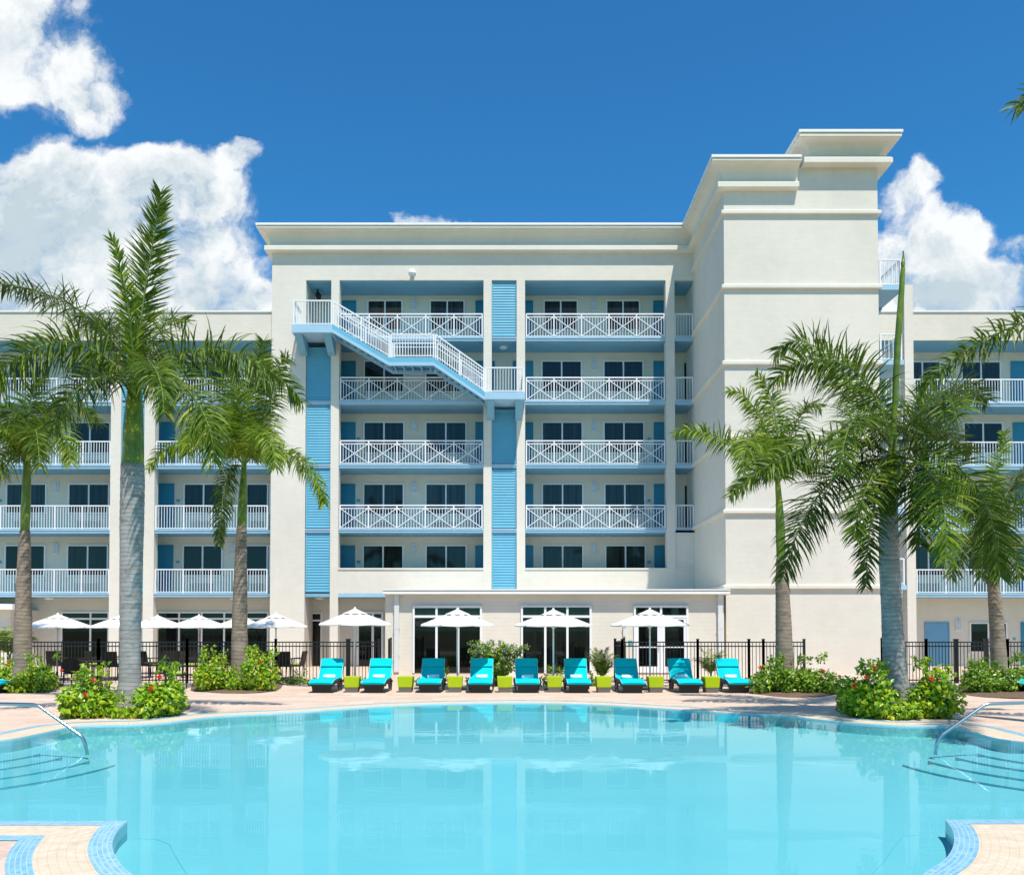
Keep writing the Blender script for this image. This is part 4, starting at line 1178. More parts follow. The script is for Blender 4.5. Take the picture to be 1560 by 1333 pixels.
def palm(name, label, d, trunk_px, shaft_px, fronds, tmat='trunk', leaf=.7, group='royal palms around the pool', **kw):
    """trunk_px / shaft_px: list of (cx, y, width_px)"""
    b = trunk_px[0]; X, _ = P(b[0], b[1], d); root = empty(name, (X, d, 0)); o0 = root.location.copy()
    tag(root, label, 'palm tree', group)
    pts, rad = [], []
    for (cx, y, w) in trunk_px: 
        v = V3(cx, y, d); pts.append(v); rad.append(w * d / F / 2)
    pts = [Vector((pts[0].x, d, -.05))] + pts if pts[0].z > .01 else pts
    if len(rad) < len(pts): rad = [rad[0]*1.12] + rad
    # densify with ring steps
    dp, dr = [], []
    for i in range(len(pts)-1):
        m = max(2, int((pts[i+1]-pts[i]).length / .06))
        for k in range(m):
            f = k/m; g_ = f*f*(3-2*f); q = pts[i].lerp(pts[i+1], f); dp.append(q)
            r = rad[i]*(1-g_) + rad[i+1]*g_; dr.append(r * (1 + .012*math.sin(q.z*38) + random.uniform(-.01,.01)))
    dp.append(pts[-1]); dr.append(rad[-1])
    MB().tube(dp, dr, 20).build('trunk', M[tmat], root, origin=o0, smooth=True)
    sp, sr = [], []
    for (cx, y, w) in shaft_px: sp.append(V3(cx, y, d)); sr.append(w * d / F / 2)
    sc = catmull(sp, 6); src = []
    for i in range(len(sr)-1): src += [sr[i] + (sr[i+1]-sr[i])*k/6 for k in range(6)]
    src.append(sr[-1])
    MB().tube(sc, src, 16).build('crownshaft', M['shaft'], root, origin=o0, smooth=True)
    for i, fr in enumerate(fronds):
        opt = dict(leaf=leaf, seed=hash(label) % 1000 * 0 + len(label)*13 + i*7); opt.update(kw)
        if isinstance(fr[-1], dict): opt.update(fr[-1]); fr = fr[:-1]
        ctrl = [V3(p[0], p[1], d + (p[2] if len(p) > 2 else 0)) for p in fr]
        frond(root, o0, ctrl, **opt)
    return root

# big left palm
palm('palm_tree', 'tall royal palm with thick grey swollen trunk in the left poolside bed', 17.3,
     [(198,1090,50),(198,1060,40),(198,1035,33),(198,990,30),(199,930,31),(200,860,33),(201,790,35),(202,740,35),(202,708,34)],
     [(202,709,33),(203,690,31),(203,660,30),(204,630,27),(205,600,22),(206,560,14),(207,530,8)],
     [[(206,570,0),(213,500,.1),(226,410,.15),(240,330,.1),(245,293,.0),dict(upright=True,leaf=.62,plume=.8,mat='frond',fwd=.8)],
      [(205,575,0),(199,500,-.2),(188,430,-.35),(176,380,-.45),(168,362,-.5),dict(upright=True,leaf=.38,mat='frond_y',plume=1.2,fwd=.9)],
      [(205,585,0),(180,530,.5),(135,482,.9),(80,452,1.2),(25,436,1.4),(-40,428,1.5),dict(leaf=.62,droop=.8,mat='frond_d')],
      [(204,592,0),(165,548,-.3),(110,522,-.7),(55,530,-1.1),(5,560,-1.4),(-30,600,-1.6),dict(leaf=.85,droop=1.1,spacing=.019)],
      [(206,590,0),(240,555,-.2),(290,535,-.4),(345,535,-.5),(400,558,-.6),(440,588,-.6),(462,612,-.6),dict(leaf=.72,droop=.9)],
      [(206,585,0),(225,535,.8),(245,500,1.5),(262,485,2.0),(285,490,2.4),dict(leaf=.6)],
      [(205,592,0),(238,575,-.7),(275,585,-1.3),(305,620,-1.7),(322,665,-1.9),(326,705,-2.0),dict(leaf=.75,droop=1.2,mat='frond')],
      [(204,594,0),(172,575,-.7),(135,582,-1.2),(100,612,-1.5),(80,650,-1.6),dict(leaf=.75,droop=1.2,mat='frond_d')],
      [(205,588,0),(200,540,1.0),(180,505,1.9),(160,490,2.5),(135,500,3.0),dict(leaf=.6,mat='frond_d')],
      [(206,588,0),(222,560,-1.0),(235,560,-1.8),(246,590,-2.4),(250,630,-2.6),dict(leaf=.6,droop=1.1)],
      ], leaf=.75)
# far left palm
palm('palm_tree', 'shorter palm with brown trunk at the left edge, yellow green fronds', 24.0,
     [(33,1046,32),(34,1010,27),(35,960,25),(36,900,22),(37,850,19),(38,809,15)],
     [(38,810,13),(39,780,14),(40,750,13),(41,720,12),(42,700,9),(42,688,6)],
     [[(42,702),(34,655,-.2),(14,622,-.5),(-20,615,-.7)],
      [(42,702),(58,655,.3),(85,622,.5),(120,618,.6),(150,645,.6)],
      [(42,702),(55,665,-.6),(80,648,-1.0),(100,668,-1.2),(108,705,-1.3),dict(mat='frond_y')],
      [(42,702),(22,668,-.5),(-5,655,-.8),(-30,680,-.9),dict(mat='frond_y')],
      [(42,698),(42,650,.2),(48,605,.3),(60,575,.3),dict(upright=True)],
      [(42,702),(48,668,-1.0),(54,655,-1.7),(58,680,-2.2),(60,712,-2.4)],
      [(42,702),(30,675,.8),(20,655,1.3),(0,650,1.8)],
      [(42,704),(25,690,-.4),(5,700,-.7),(-10,730,-.9)],
      ], tmat='trunk_b', leaf=.70, droop=1.0, spacing=.0195)
# second from left slim palm
palm('palm_tree', 'slim brown palm between hibiscus clumps in front of the dining terrace', 24.4,
     [(365,1050,30),(365,1000,25.5),(365,950,23),(366,900,21),(367,850,18),(368,812,15.5),(368,801,14)],
     [(368,802,13.5),(369,780,14),(370,755,13),(371,730,10),(372,705,7),(373,690,5)],
     [[(372,706),(376,650,.2),(386,595,.3),(398,545,.3),(402,520,.3),dict(upright=True)],
      [(372,706),(356,650,.3),(342,590,.6),(330,545,.8),(318,525,.9),dict(mat='frond_d')],
      [(371,708),(345,680,-.3),(310,668,-.6),(275,672,-.9),(245,692,-1.0),(225,715,-1.1),dict(mat='frond_y',leaf=.55)],
      [(372,708),(395,688,-.3),(428,688,-.6),(462,705,-.8),(485,735,-.9),(494,768,-.9),dict(mat='frond_y',leaf=.6,droop=1.2)],
      [(371,710),(352,712,-.4),(342,745,-.7),(337,785,-.8),(333,828,-.8),dict(mat='frond_d',leaf=.5,droop=1.3)],
      [(372,706),(398,655,.2),(415,600,.3),(425,560,.3),(440,545,.3)],
      [(371,708),(340,660,-.9),(315,635,-1.5),(292,650,-1.9),(285,690,-2.0),dict(mat='frond_y')],
      [(372,706),(390,670,-1.0),(402,655,-1.8),(415,680,-2.3),(420,712,-2.5),dict(mat='frond_y')],
      [(372,706),(362,655,1.0),(345,630,1.8),(320,625,2.4)],
      [(372,700),(368,640,-.3),(352,580,-.5),(345,555,-.5),dict(upright=True,mat='frond_y')],
      ], tmat='trunk_b', leaf=.70, droop=1.0, spacing=.0195)
# slim palm before the tower
palm('palm_tree', 'slim palm standing directly before the blank cream tower wall', 23.4,
     [(1196,1050,32),(1195,1010,27),(1194,960,24),(1192,900,20.5),(1190,850,15)],
     [(1190,852,13),(1189,820,14),(1188,790,13),(1187,765,10),(1185,740,8),(1184,722,6)],
     [[(1185,735),(1155,700,-.2),(1115,675,-.4),(1075,660,-.5),(1045,655,-.5),(1028,660,-.5),dict(mat='frond_y',leaf=.55)],
      [(1185,735),(1175,680,.2),(1155,630,.4),(1130,600,.5),(1110,595,.6),dict(mat='frond_y',leaf=.6)],
      [(1185,735),(1168,722,-.6),(1145,728,-.9),(1125,742,-1.0),(1112,756,-1.1),dict(leaf=.4)],
      [(1185,732),(1186,680,.3),(1180,630,.5),(1168,590,.6),(1150,572,.6),dict(mat='frond_y')],
      [(1186,732),(1200,680,.3),(1215,640,.5),(1235,615,.6),(1250,620,.6)],
      [(1185,735),(1160,695,-1.0),(1145,668,-1.7),(1135,690,-2.2),(1130,720,-2.3),dict(mat='frond_y')],
      [(1186,735),(1210,705,-.4),(1235,700,-.6),(1258,722,-.7)],
      [(1185,735),(1175,690,1.0),(1160,665,1.8),(1140,660,2.3)],
      ], tmat='trunk_b', leaf=.68, droop=1.0, spacing=.0195)
# big right palm
palm('palm_tree', 'large palm with leaning grey trunk and a tall closed spear leaf, right poolside bed', 16.9,
     [(1368,1085,50),(1366,1060,41),(1364,1030,36),(1361,980,32),(1358,920,30),(1355,860,30),(1354,820,29),(1354,786,27)],
     [(1354,788,28),(1355,765,24),(1357,735,19),(1359,700,14),(1361,660,9),(1362,640,7)],
     [[(1356,665,0),(1336,610,.2),(1305,568,.3),(1262,548,.4),(1215,552,.4),(1178,580,.4),dict(leaf=.82,droop=.8,spacing=.0195)],
      [(1356,672,0),(1330,630,.8),(1292,578,1.3),(1245,530,1.6),(1205,520,1.8),(1180,540,1.9),dict(leaf=.75,droop=.7)],
      [(1356,690,0),(1305,672,-.5),(1250,672,-.8),(1195,695,-1.0),(1150,722,-1.1),(1113,752,-1.2),dict(leaf=.6,droop=1.1)],
      [(1355,700,0),(1310,705,-.5),(1265,735,-.9),(1230,780,-1.1),(1208,830,-1.2),(1192,880,-1.2),dict(leaf=.72,droop=.9,mat='frond_d')],
      [(1355,715,0),(1338,745,-.5),(1326,800,-.8),(1321,850,-.8),(1319,893,-.8),dict(leaf=.5,mat='frond_d')],
      [(1361,670,0),(1392,640,-.8),(1425,615,-1.7),(1447,608,-2.6),(1458,640,-3.4),dict(leaf=.7,plume=1.3)],
      [(1361,690,0),(1400,682,-.3),(1450,705,-.6),(1490,745,-.8),(1512,800,-.9),(1524,878,-.9),dict(leaf=.78,droop=.9,mat='frond',spacing=.0195)],
      [(1361,695,0),(1400,705,-1.0),(1430,745,-1.5),(1440,800,-1.7),(1442,850,-1.7),dict(leaf=.7,mat='frond_y')],
      [(1360,700,0),(1385,725,-.9),(1398,770,-1.2),(1402,830,-1.3),dict(leaf=.7,mat='frond_d')],
      [(1358,690,0),(1335,715,-1.2),(1312,765,-1.8),(1300,820,-1.9),dict(leaf=.65,mat='frond')],
      [(1361,675,0),(1395,635,.6),(1430,600,1.1),(1470,590,1.4),(1505,610,1.6),dict(leaf=.7,mat='frond_d')],
      [(1361,680,0),(1400,660,1.5),(1440,660,2.5),(1480,690,3.0),dict(leaf=.65,mat='frond_d')],
      [(1356,680,0),(1325,640,-1.2),(1300,640,-2.0),(1285,680,-2.5),(1280,720,-2.6),dict(leaf=.6,mat='frond')],
      ], leaf=.72)
big = [o for o in COL.objects if o.get('label', '').startswith('large palm')][0]
sp_pts = catmull([V3(1361,680,16.9), V3(1364,600,16.9), V3(1368,520,16.9), V3(1373,450,16.9), V3(1376,400,16.9), V3(1376,382,16.9)], 8)
mb = MB(); mb.tube(sp_pts, [.015 + .05*math.sin(math.pi*min(1,(i/len(sp_pts)+.12)))**.7 * (1 if i < len(sp_pts)*.75 else .55) for i in range(len(sp_pts))][:-1] + [.008], 8)
mb.tube([V3(1375,415,16.9), V3(1375.5,402,16.88), V3(1376.5,392,16.9)], [.012,.045,.02], 6)
mb.build('spear_leaf', M['shaft'], big, origin=big.location.copy(), smooth=True)
# right slim palm
palm('palm_tree', 'slim palm with drooping crown in front of the right wing gate', 23.8,
     [(1524,1055,30),(1522,1010,23),(1519,960,21),(1516,920,19),(1513,885,16)],
     [(1513,887,14),(1511,860,14),(1509,835,11),(1507,810,8),(1506,795,6)],
     [[(1507,815),(1508,760,0),(1518,710,.1),(1530,680,.2),(1530,658,.2),dict(mat='frond_y',leaf=.4,upright=True)],
      [(1507,815),(1480,770,-.2),(1445,750,-.3),(1410,760,-.4),(1385,790,-.4)],
      [(1507,815),(1540,775,-.2),(1570,760,-.3),(1610,780,-.3)],
      [(1507,818),(1485,815,-.6),(1462,840,-.9),(1450,880,-1.0)],
      [(1507,818),(1525,815,-.8),(1545,840,-1.1),(1555,880,-1.2)],
      [(1507,815),(1490,775,.8),(1465,745,1.3),(1435,735,1.6),dict(mat='frond_d')],
      [(1507,815),(1500,800,-1.2),(1497,830,-1.8),(1495,880,-2.0),dict(mat='frond_d')],
      [(1507,812),(1530,760,.8),(1550,725,1.2),(1575,715,1.4),dict(mat='frond_d')],
      ], tmat='trunk_b', leaf=.68, droop=1.0, spacing=.0195)
# palm whose trunk stands outside the frame on the right
palm('palm_tree', 'palm leaning in from beyond the right edge, only its leaf tips in view', 14.0,
     [(1745,1120,50),(1744,1000,40),(1742,850,38),(1738,700,36),(1734,600,34)],
     [(1733,602,33),(1731,560,28),(1729,520,22),(1727,480,14),(1726,440,8)],
     [[(1728,470,0),(1690,440,.1),(1630,455,.2),(1560,490,.3),(1490,522,.3),(1435,562,.3),(1400,598,.3),dict(leaf=.5,droop=.8)],
      [(1728,450,0),(1710,330,0),(1670,220,0),(1600,150,0),(1565,152,0),(1549,162,0),dict(leaf=.66,droop=.5,fwd=.9)],
      [(1728,470,0),(1700,520,.3),(1655,600,.4),(1620,700,.4),(1595,790,.4),dict(leaf=.6,droop=1.0)],
      [(1728,450,0),(1760,340,0),(1820,260,0),(1900,250,0)],
      [(1728,470,0),(1790,460,0),(1860,520,0),(1900,620,0)],
      [(1728,470,0),(1710,480,-1),(1690,560,-1.8),(1680,660,-2)],
      ], leaf=.6)

# ------------------------------------------------------------------ shrubs
def leaf_cloud(mb, lobes, n, size, rnd, flat=.3):
    tot = sum(l[3]*l[4]*l[5] for l in lobes) ** 1
    for (cx, cy, cz, rx, ry, rz_) in lobes:
        m = int(n * (rx*ry*rz_) / tot)
        for _ in range(m):
            u = rnd.uniform(-1,1); a = rnd.uniform(0, 2*math.pi); q = math.sqrt(1-u*u); r = rnd.uniform(.35, 1)**.45 * (1 + rnd.gauss(0,.07))
            dv = Vector((q*math.cos(a), q*math.sin(a), u)); p = Vector((cx + dv.x*rx*r, cy + dv.y*ry*r, cz + dv.z*rz_*r))
            if p.z < .04: p.z = rnd.uniform(.04, .15)
            out = (dv + Vector((rnd.gauss(0,.5), rnd.gauss(0,.5), rnd.gauss(.25,.4)))).normalized()
            t = out.cross(Vector((rnd.gauss(0,1), rnd.gauss(0,1), rnd.gauss(0,1)))).normalized()
            dirv = (t + out*.35 + Vector((0,0,-.25))).normalized(); sd = out.cross(dirv).normalized(); L = size * rnd.uniform(.6, 1.25); w = L*.36
            b = len(mb.v); nn = sd.cross(dirv).normalized() * L * .10
            mb.v += [tuple(p), tuple(p + dirv*L*.45 - sd*w + nn), tuple(p + dirv*L - nn*.8), tuple(p + dirv*L*.45 + sd*w + nn), tuple(p + dirv*L*.5 - nn*.4)]
            mb.f += [(b, b+1, b+4), (b+1, b+2, b+4), (b+2, b+3, b+4), (b+3, b, b+4)]; mb.mi += [0]*4
def bush(px, d, wpx, hpx, label, mat='hib', n=1500, flowers=(), size=.098, group='hibiscus bushes around the pool', seed=1, depth=None, name='hibiscus_bush', cat='bush'):
    rnd = random.Random(seed); X = XX(px, d, 1040); w = wpx * d / F; h = hpx * 1.12 * d / F; dp = depth or w*.8
    root = empty(name, (X, d, 0)); tag(root, label, cat, group); o0 = root.location.copy()
    w *= .84; lobes = []
    k = max(4, int(w/.28))
    for i in range(k):
        fx_ = (i + .5)/k - .5; hh = h * rnd.uniform(.62, 1.0) * (1 - .35*abs(fx_*2)**2)
        lobes.append((X + fx_*w*.82 + rnd.gauss(0,.03), d + rnd.uniform(-.3,.3)*dp, hh*.5, w/k*.95 + .06, dp*.42, hh*.52))
    for i in range(k):
        lobes.append((X + rnd.uniform(-.4,.4)*w, d - dp*rnd.uniform(.1,.45), h*rnd.uniform(.2,.4), w/k*.8, dp*.3, h*.26))
    mb = MB(); leaf_cloud(mb, lobes, n, size, rnd)
    # sprigs sticking out at the top
    for i in range(int(6*w) + 2):
        x = X + rnd.uniform(-.45,.45)*w; zb_ = h*rnd.uniform(.75,.95); y = d + rnd.uniform(-.3,.3)*dp
        for j in range(9):
            leaf_cloud(mb, [(x + rnd.gauss(0,.02), y, zb_ + j*.022, .05, .05, .03)], 2, size*.9, rnd)
    o = mb.build('foliage', M[mat], root, origin=o0)
    st = MB()
    for i in range(10):
        a = rnd.uniform(0, 2*math.pi); st.tube([(X + math.cos(a)*.06*w, d + math.sin(a)*.06*dp, 0), (X + math.cos(a)*.2*w, d + math.sin(a)*.2*dp, h*.35), (X + math.cos(a)*.36*w, d + math.sin(a)*.3*dp, h*.72)], [.012,.009,.005], 5)
    st.build('stems', M['stem'], root, origin=o0)
    for (fx2, fy) in flowers:
        c = V3(fx2, fy, d - dp*.42); fl = MB(); 
        face = Vector((rnd.gauss(0,.4), -1, .35)).normalized(); a1 = face.cross(Vector((0,0,1))).normalized(); a2 = a1.cross(face)
        r = .047
        for q in range(5):
            an = 2*math.pi*q/5 + rnd.random()*.3; e = a1*math.cos(an) + a2*math.sin(an); sdv = face.cross(e)
            b = len(fl.v); fl.v += [tuple(c), tuple(c + e*r*.6 - sdv*r*.45 + face*.02), tuple(c + e*r*1.05 - sdv*r*.25 - face*.01), tuple(c + e*r*1.05 + sdv*r*.25 - face*.01), tuple(c + e*r*.6 + sdv*r*.45 + face*.02)]
            fl.f += [(b,b+1,b+2,b+3,b+4)]; fl.mi.append(0)
        fl.tube([c, c + face*.07], .008, 5); fl.build('flower', M['red'], root, origin=o0)
    return root
def mulch(pts, name='mulch_bed'):
    v = [G(*p).xy for p in pts]; mb = MB(); c = sum(v, Vector((0,0)))/len(v)
    ring = catmull(v + [v[0]], 6)[:-1]; n = len(ring); rnd = random.Random(3)
    mb.v.append((c.x, c.y, .05)); 
    for f, z in ((.5,.055),(.85,.045),(1.0,.010)):
        for p in ring: q = c + (p-c)*f; mb.v.append((q.x, q.y, z + rnd.uniform(-.008,.012)))
    for i in range(n): mb.f.append((0, 1+i, 1+(i+1)%n))
    for k in range(2):
        for i in range(n): mb.f.append((1+k*n+i, 1+(k+1)*n+i, 1+(k+1)*n+(i+1)%n, 1+k*n+(i+1)%n))
    mb.mi = [0]*len(mb.f); tag(mb.build(name, M['mulch']), kind='structure')
mulch([(92,1083),(110,1090),(180,1093),(245,1090),(285,1082),(280,1070),(200,1064),(110,1068)])
mulch([(1272,1082),(1300,1090),(1365,1092),(1430,1090),(1460,1082),(1440,1066),(1360,1062),(1290,1066)])
mulch([(290,1052),(340,1056),(400,1055),(428,1048),(420,1038),(350,1034),(300,1038)])
mulch([(-30,1053),(30,1055),(80,1052),(95,1042),(60,1034),(-30,1034)])
mulch([(1142,1056),(1200,1062),(1262,1060),(1285,1050),(1260,1040),(1150,1040)])
mulch([(1460,1056),(1500,1062),(1590,1064),(1610,1050),(1560,1040),(1470,1040)])

bush(141, 16.75, 64, 66, 'bright green hibiscus with red blooms, left half of the left poolside bed', n=1900, size=.115, flowers=[(143,1036),(130,1058)], seed=11, depth=1.0)
bush(251, 16.85, 56, 72, 'bright green hibiscus with red blooms, right of the thick grey palm trunk', n=1700, size=.115, flowers=[(230,1049),(243,1031)], seed=12, depth=1.0)
bush(192, 16.55, 52, 22, 'low sparse hibiscus sprigs right at the foot of the thick grey palm', n=330, seed=13, depth=.5, flowers=[])
bush(325, 23.8, 66, 56, 'yellow green hibiscus clump left of the slim brown palm', n=1900, seed=14, depth=1.0)
bush(398, 23.8, 58, 58, 'yellow green hibiscus clump right of the slim brown palm', n=1800, flowers=[(397,1008)], seed=15, depth=1.0)
bush(362, 23.6, 30, 30, 'small hibiscus sprigs hiding the foot of the slim brown palm', n=400, seed=25, depth=.5)
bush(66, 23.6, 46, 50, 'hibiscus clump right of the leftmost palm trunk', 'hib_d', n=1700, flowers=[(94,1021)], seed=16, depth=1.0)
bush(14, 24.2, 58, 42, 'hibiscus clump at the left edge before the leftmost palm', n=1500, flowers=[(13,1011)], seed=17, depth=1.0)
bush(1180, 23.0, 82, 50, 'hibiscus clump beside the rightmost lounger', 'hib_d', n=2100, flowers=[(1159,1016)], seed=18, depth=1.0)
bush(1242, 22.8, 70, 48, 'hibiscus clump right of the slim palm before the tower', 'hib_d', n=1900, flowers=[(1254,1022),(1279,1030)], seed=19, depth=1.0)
bush(1321, 16.6, 66, 72, 'bright green hibiscus with red blooms left of the large leaning palm trunk', n=1900, size=.115, flowers=[(1332,1017),(1319,1032),(1301,1044),(1335,1062)], seed=20, depth=1.0)
bush(1421, 16.6, 56, 74, 'bright green hibiscus with one red bloom right of the large leaning palm trunk', n=1700, size=.115, flowers=[(1419,1034)], seed=21, depth=1.0)
bush(1368, 16.3, 60, 30, 'low sparse hibiscus sprigs at the foot of the large leaning palm', n=600, seed=22, depth=.5)
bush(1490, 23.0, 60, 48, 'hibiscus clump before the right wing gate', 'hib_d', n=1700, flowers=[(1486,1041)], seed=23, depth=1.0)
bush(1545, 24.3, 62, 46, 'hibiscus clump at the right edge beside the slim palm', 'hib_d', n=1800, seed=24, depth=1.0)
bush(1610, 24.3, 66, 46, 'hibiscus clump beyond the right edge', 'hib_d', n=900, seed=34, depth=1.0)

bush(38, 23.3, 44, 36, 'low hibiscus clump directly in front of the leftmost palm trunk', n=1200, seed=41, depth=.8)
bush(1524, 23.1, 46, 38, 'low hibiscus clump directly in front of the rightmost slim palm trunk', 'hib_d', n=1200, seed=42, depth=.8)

# low hedges
for (px, d, w, h, l, s_) in ((445, 26.8, 62, 14, 'low green border plants beneath the two dining chairs at the pier', 31), (660, 25.9, 70, 18, 'low green hedge behind the third lounger below the annex window', 32), (842, 25.9, 44, 20, 'low green hedge behind the fifth and sixth loungers', 33),
                             (725, 25.9, 30, 18, 'low green hedge piece left of the purple flowering shrub', 35), (905, 26.0, 20, 12, 'low plants at the foot of the cycad', 36)):
    bush(px, d, w, h, l, 'hib_d', n=420, size=.075, group='low border plants', seed=s_, depth=.5, name='border_hedge', cat='hedge')
# purple flowering shrub
rnd = random.Random(5)
X0, D_ = XX(757, 25.8, 1000), 25.8
root = empty('flowering_shrub', (X0, D_, 0)); tag(root, 'tall loose shrub with small purple flowers between two loungers', 'shrub'); o0 = root.location.copy()
lf, fl, st = MB(), MB(), MB()
for i in range(70):
    a = rnd.uniform(0, 2*math.pi); sp_ = rnd.uniform(.1,.85); h = rnd.uniform(.55, 1.32)
    pts = catmull([Vector((X0 + math.cos(a)*.05, D_ + math.sin(a)*.05, 0)), Vector((X0 + math.cos(a)*sp_*.35, D_ + math.sin(a)*.2*sp_, h*.5)), Vector((X0 + math.cos(a)*sp_*.8, D_ + math.sin(a)*.4*sp_, h*.88)), Vector((X0 + math.cos(a)*sp_*1.15, D_ + math.sin(a)*.5*sp_, h))], 4)
    st.tube(pts, .006, 4)
    for k, p in enumerate(pts[3:]):
        for _ in range(7): leaf_cloud(lf, [(p.x, p.y, p.z, .09, .09, .08)], 1, .085, rnd)
    for p in pts[-5:]:
        for _ in range(2): leaf_cloud(fl, [(p.x, p.y, p.z, .05, .05, .05)], 3 if i % 2 else 2, .05, rnd)
lf.build('foliage', M['hib_d'], root, origin=o0); fl.build('blossoms', M['purple'], root, origin=o0); st.build('stems', M['stem'], root, origin=o0)

def small_palm(px, d, h, r, n, label, name, mat, leaf, base=.12, cat='plant', sp=.03, droop=.5, w=.02, trunk_h=.15):
    X = XX(px, d, 1000); root = empty(name, (X, d, 0)); tag(root, label, cat); o0 = root.location.copy(); rnd = random.Random(px)
    MB().tube([(X, d, 0), (X, d, trunk_h), (X, d, trunk_h + .1)], [base, base*.9, base*.4], 12).build('trunk', M['trunk_b'], root, origin=o0)
    for i in range(n):
        a = 2*math.pi*i/n*1.618*3 + rnd.uniform(-.2,.2); e = rnd.uniform(.25, 1.0)
        rr = r*(1.15 - e*.55); hh = h*(.45 + .55*e)
        pts = [Vector((X, d, trunk_h + .05)), Vector((X + math.cos(a)*rr*.3, d + math.sin(a)*rr*.3, trunk_h + hh*.5)), Vector((X + math.cos(a)*rr*.7, d + math.sin(a)*rr*.7, trunk_h + hh*.85)), Vector((X + math.cos(a)*rr, d + math.sin(a)*rr, trunk_h + hh*(.8 + .2*e)))]
        frond(root, o0, pts, leaf=leaf, spacing=sp, mat=mat, width=w, droop=droop, seed=i + px, plume=.3, rad=.01, base_bare=.15, fwd=.5)
small_palm(917, 26.2, 1.0, .62, 16, 'spiky green cycad between the sixth and seventh loungers', 'cycad', 'frond', .16, .12, droop=.1, sp=.02)
small_palm(1083, 28.4, 1.0, .6, 12, 'small yellow green palm behind the black fence near the rightmost loungers', 'small_palm', 'frond_y', .26, .05, droop=.6, trunk_h=.15, sp=.035)
small_palm(14, 28.6, 1.05, .85, 14, 'small bushy palm behind the fence at the left edge', 'small_palm', 'frond_y', .38, .06, droop=.6, trunk_h=.75, sp=.035)

# ------------------------------------------------------------------ sky, clouds, light
SUN = Vector((.377, -1.0, 2.1)).normalized()
el = math.asin(SUN.z); az = math.atan2(SUN.x, SUN.y)
w = bpy.data.worlds.new("World"); scene.world = w; w.use_nodes = True
nt = w.node_tree; N_, L_ = nt.nodes, nt.links; bg = N_['Background']
sky = N_.new('ShaderNodeTexSky'); sky.sky_type = 'NISHITA'; sky.sun_disc = False; sky.sun_elevation = el; sky.sun_rotation = az
sky.air_density = 1.0; sky.dust_density = .3; sky.ozone_density = 3.0
def wm(op, a, b=None):
    x = N_.new('ShaderNodeMath'); x.operation = op
    for i, q in enumerate((a, b)):
        if q is None: continue
        if isinstance(q, (int, float)): x.inputs[i].default_value = q
        else: L_.new(q, x.inputs[i])
    return x.outputs[0]
tc = N_.new('ShaderNodeTexCoord'); sx = N_.new('ShaderNodeSeparateXYZ'); L_.new(tc.outputs['Generated'], sx.inputs[0])
ysafe = wm('MAXIMUM', wm('ABSOLUTE', sx.outputs['Y']), .08)
sgnx = wm('SIGN', sx.outputs['Y'])
a_ = wm('ADD', wm('MULTIPLY', wm('DIVIDE', sx.outputs['X'], ysafe), sgnx), 0); b_ = wm('DIVIDE', sx.outputs['Z'], ysafe)
cb = N_.new('ShaderNodeCombineXYZ'); L_.new(a_, cb.inputs[0]); L_.new(b_, cb.inputs[1])
def wnoise(scale, detail, rough, vec, dist=0):
    x = N_.new('ShaderNodeTexNoise'); x.inputs['Scale'].default_value = scale; x.inputs['Detail'].default_value = detail
    x.inputs['Roughness'].default_value = rough; x.inputs['Distortion'].default_value = dist; L_.new(vec, x.inputs['Vector']); return x
def warp(vec, scale, amt, detail=5):
    n = wnoise(scale, detail, .6, vec); s = N_.new('ShaderNodeVectorMath'); s.operation = 'SUBTRACT'; L_.new(n.outputs['Color'], s.inputs[0]); s.inputs[1].default_value = (.5,.5,.5)
    m = N_.new('ShaderNodeVectorMath'); m.operation = 'SCALE'; L_.new(s.outputs[0], m.inputs[0]); m.inputs['Scale'].default_value = amt
    ad = N_.new('ShaderNodeVectorMath'); ad.operation = 'ADD'; L_.new(vec, ad.inputs[0]); L_.new(m.outputs[0], ad.inputs[1]); return ad.outputs[0]
wv = warp(cb.outputs[0], 7, .10, 6)
BL = [(50,90,105,85,.62),(120,140,75,60,.6),(20,30,60,50,.6),(100,10,50,30,.35),(150,170,55,35,.6),(-40,60,80,120,.8),
      (150,310,190,85,1.25),(40,360,150,120,1.3),(130,430,280,110,1.4),(60,250,60,50,1.0),(235,270,75,55,1.1),(325,270,52,45,1.0),(368,232,30,26,.85),(345,330,60,55,.8),(300,410,75,70,.9),(378,436,32,28,.75),(330,460,70,40,.4),(-100,380,160,160,1.3),
      (655,334,42,17,.9),(612,326,16,14,.5),(500,345,30,8,.5),(700,335,26,10,.6),
      (1385,300,52,40,.9),(1418,275,28,30,.7),(1450,350,55,36,.8),(1390,410,110,70,1.2),(1480,410,60,60,.8),(1500,350,30,25,.6),(1550,372,22,16,.5),(1540,420,50,30,.45),(1560,460,60,30,.9),(1460,460,110,30,.8),(1560,266,14,14,.6),(1640,400,90,80,.8),(1520,450,110,45,.95),(1420,440,90,50,.9),
      (960,470,900,60,.5)]
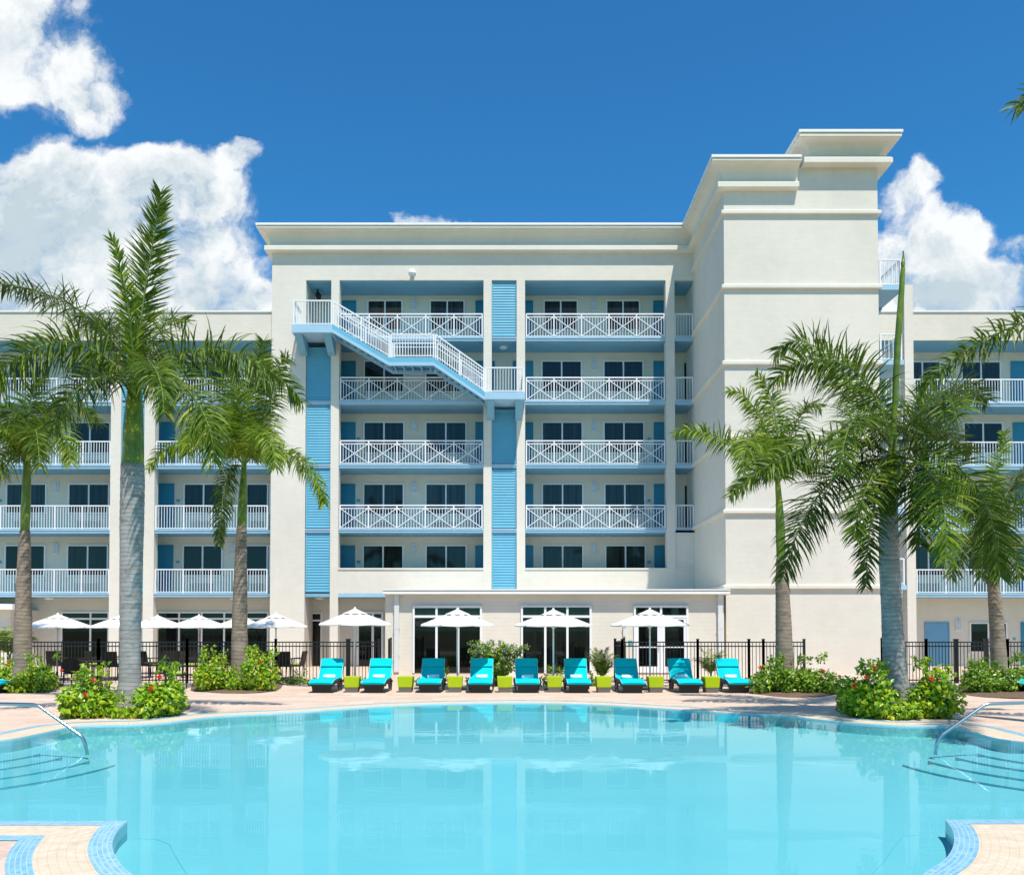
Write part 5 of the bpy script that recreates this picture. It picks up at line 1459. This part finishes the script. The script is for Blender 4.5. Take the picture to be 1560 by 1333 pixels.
def field(vec):
    acc = None
    for (px, py, rx, ry, wt) in BL:
        cx = (px - CX)/F; cy = (CY - py)/F
        cz = (cy*CT - ST)/(CT + cy*ST); cxx = cx/(CT + cy*ST)
        s = N_.new('ShaderNodeVectorMath'); s.operation = 'SUBTRACT'; L_.new(vec, s.inputs[0]); s.inputs[1].default_value = (cxx, cz, 0)
        m = N_.new('ShaderNodeVectorMath'); m.operation = 'MULTIPLY'; L_.new(s.outputs[0], m.inputs[0]); m.inputs[1].default_value = (F/rx/1.25, F/ry/1.25, 0)
        l = N_.new('ShaderNodeVectorMath'); l.operation = 'DOT_PRODUCT'; L_.new(m.outputs[0], l.inputs[0]); L_.new(m.outputs[0], l.inputs[1])
        v = wm('MULTIPLY', wm('MAXIMUM', wm('SUBTRACT', 1.0, l.outputs['Value']), 0.0), wt)
        acc = v if acc is None else wm('ADD', acc, v)
    return acc
fld = field(wv)
n1 = wnoise(9, 9, .62, wv, .2).outputs['Fac']
dens = wm('ADD', wm('MINIMUM', fld, .92), wm('MULTIPLY', wm('MULTIPLY', wm('SUBTRACT', n1, .5), 3.0), wm('MINIMUM', wm('ADD', wm('MULTIPLY', fld, 2.5), .35), 1.0)))
mr = N_.new('ShaderNodeMapRange'); mr.interpolation_type = 'SMOOTHSTEP'; L_.new(dens, mr.inputs['Value']); mr.inputs['From Min'].default_value = .16; mr.inputs['From Max'].default_value = .92
mask = wm('MULTIPLY', mr.outputs[0], wm('GREATER_THAN', sx.outputs['Z'], 0.0))
# cloud tone: sunlit billows and shaded bases painted into the colour by offset noise
sh = N_.new('ShaderNodeMapping'); L_.new(wv, sh.inputs['Vector']); sh.inputs['Location'].default_value = (.012, .04, 0)
n2 = wnoise(9, 7, .6, sh.outputs[0]).outputs['Fac']
tone = wm('ADD', wm('MULTIPLY', wm('SUBTRACT', n1, n2), 2.6), wm('SUBTRACT', .72, wm('MULTIPLY', wm('MAXIMUM', wm('SUBTRACT', fld, .9), 0), .22)))
cr = N_.new('ShaderNodeValToRGB'); L_.new(tone, cr.inputs['Fac']); e = cr.color_ramp.elements
e[0].position = .2; e[0].color = (5.0,6.0,6.6,1); e[1].position = .85; e[1].color = (8.5,8.7,8.8,1)
hsv = N_.new('ShaderNodeHueSaturation'); L_.new(sky.outputs[0], hsv.inputs['Color']); hsv.inputs['Saturation'].default_value = 1.14; hsv.inputs['Value'].default_value = 1.0
mx = N_.new('ShaderNodeMix'); mx.data_type = 'RGBA'; L_.new(mask, mx.inputs[0]); tn = N_.new('ShaderNodeMix'); tn.data_type = 'RGBA'; tn.blend_type = 'MULTIPLY'; tn.inputs[0].default_value = 1; L_.new(hsv.outputs[0], tn.inputs[6]); tn.inputs[7].default_value = (.44,1.20,1.45,1)
L_.new(tn.outputs[2], mx.inputs[6]); L_.new(cr.outputs[0], mx.inputs[7])
L_.new(mx.outputs[2], bg.inputs['Color']); bg.inputs['Strength'].default_value = .100

sl = bpy.data.lights.new('sun', 'SUN'); sl.energy = 4.9; sl.angle = R(.53); sl.color = (1, .94, .85)
so = bpy.data.objects.new('sun', sl); COL.objects.link(so); so.rotation_euler = (-SUN).to_track_quat('-Z', 'Y').to_euler()
so.location = (10, -10, 40)
scene.view_settings.view_transform = 'Standard'; scene.view_settings.look = 'None'; scene.view_settings.gamma = 1; scene.view_settings.exposure = .2
scene.cycles.max_bounces = 8; scene.cycles.transparent_max_bounces = 16; scene.cycles.use_denoising = True
scene.cycles.caustics_reflective = False; scene.cycles.caustics_refractive = False; scene.cycles.sample_clamp_indirect = 6
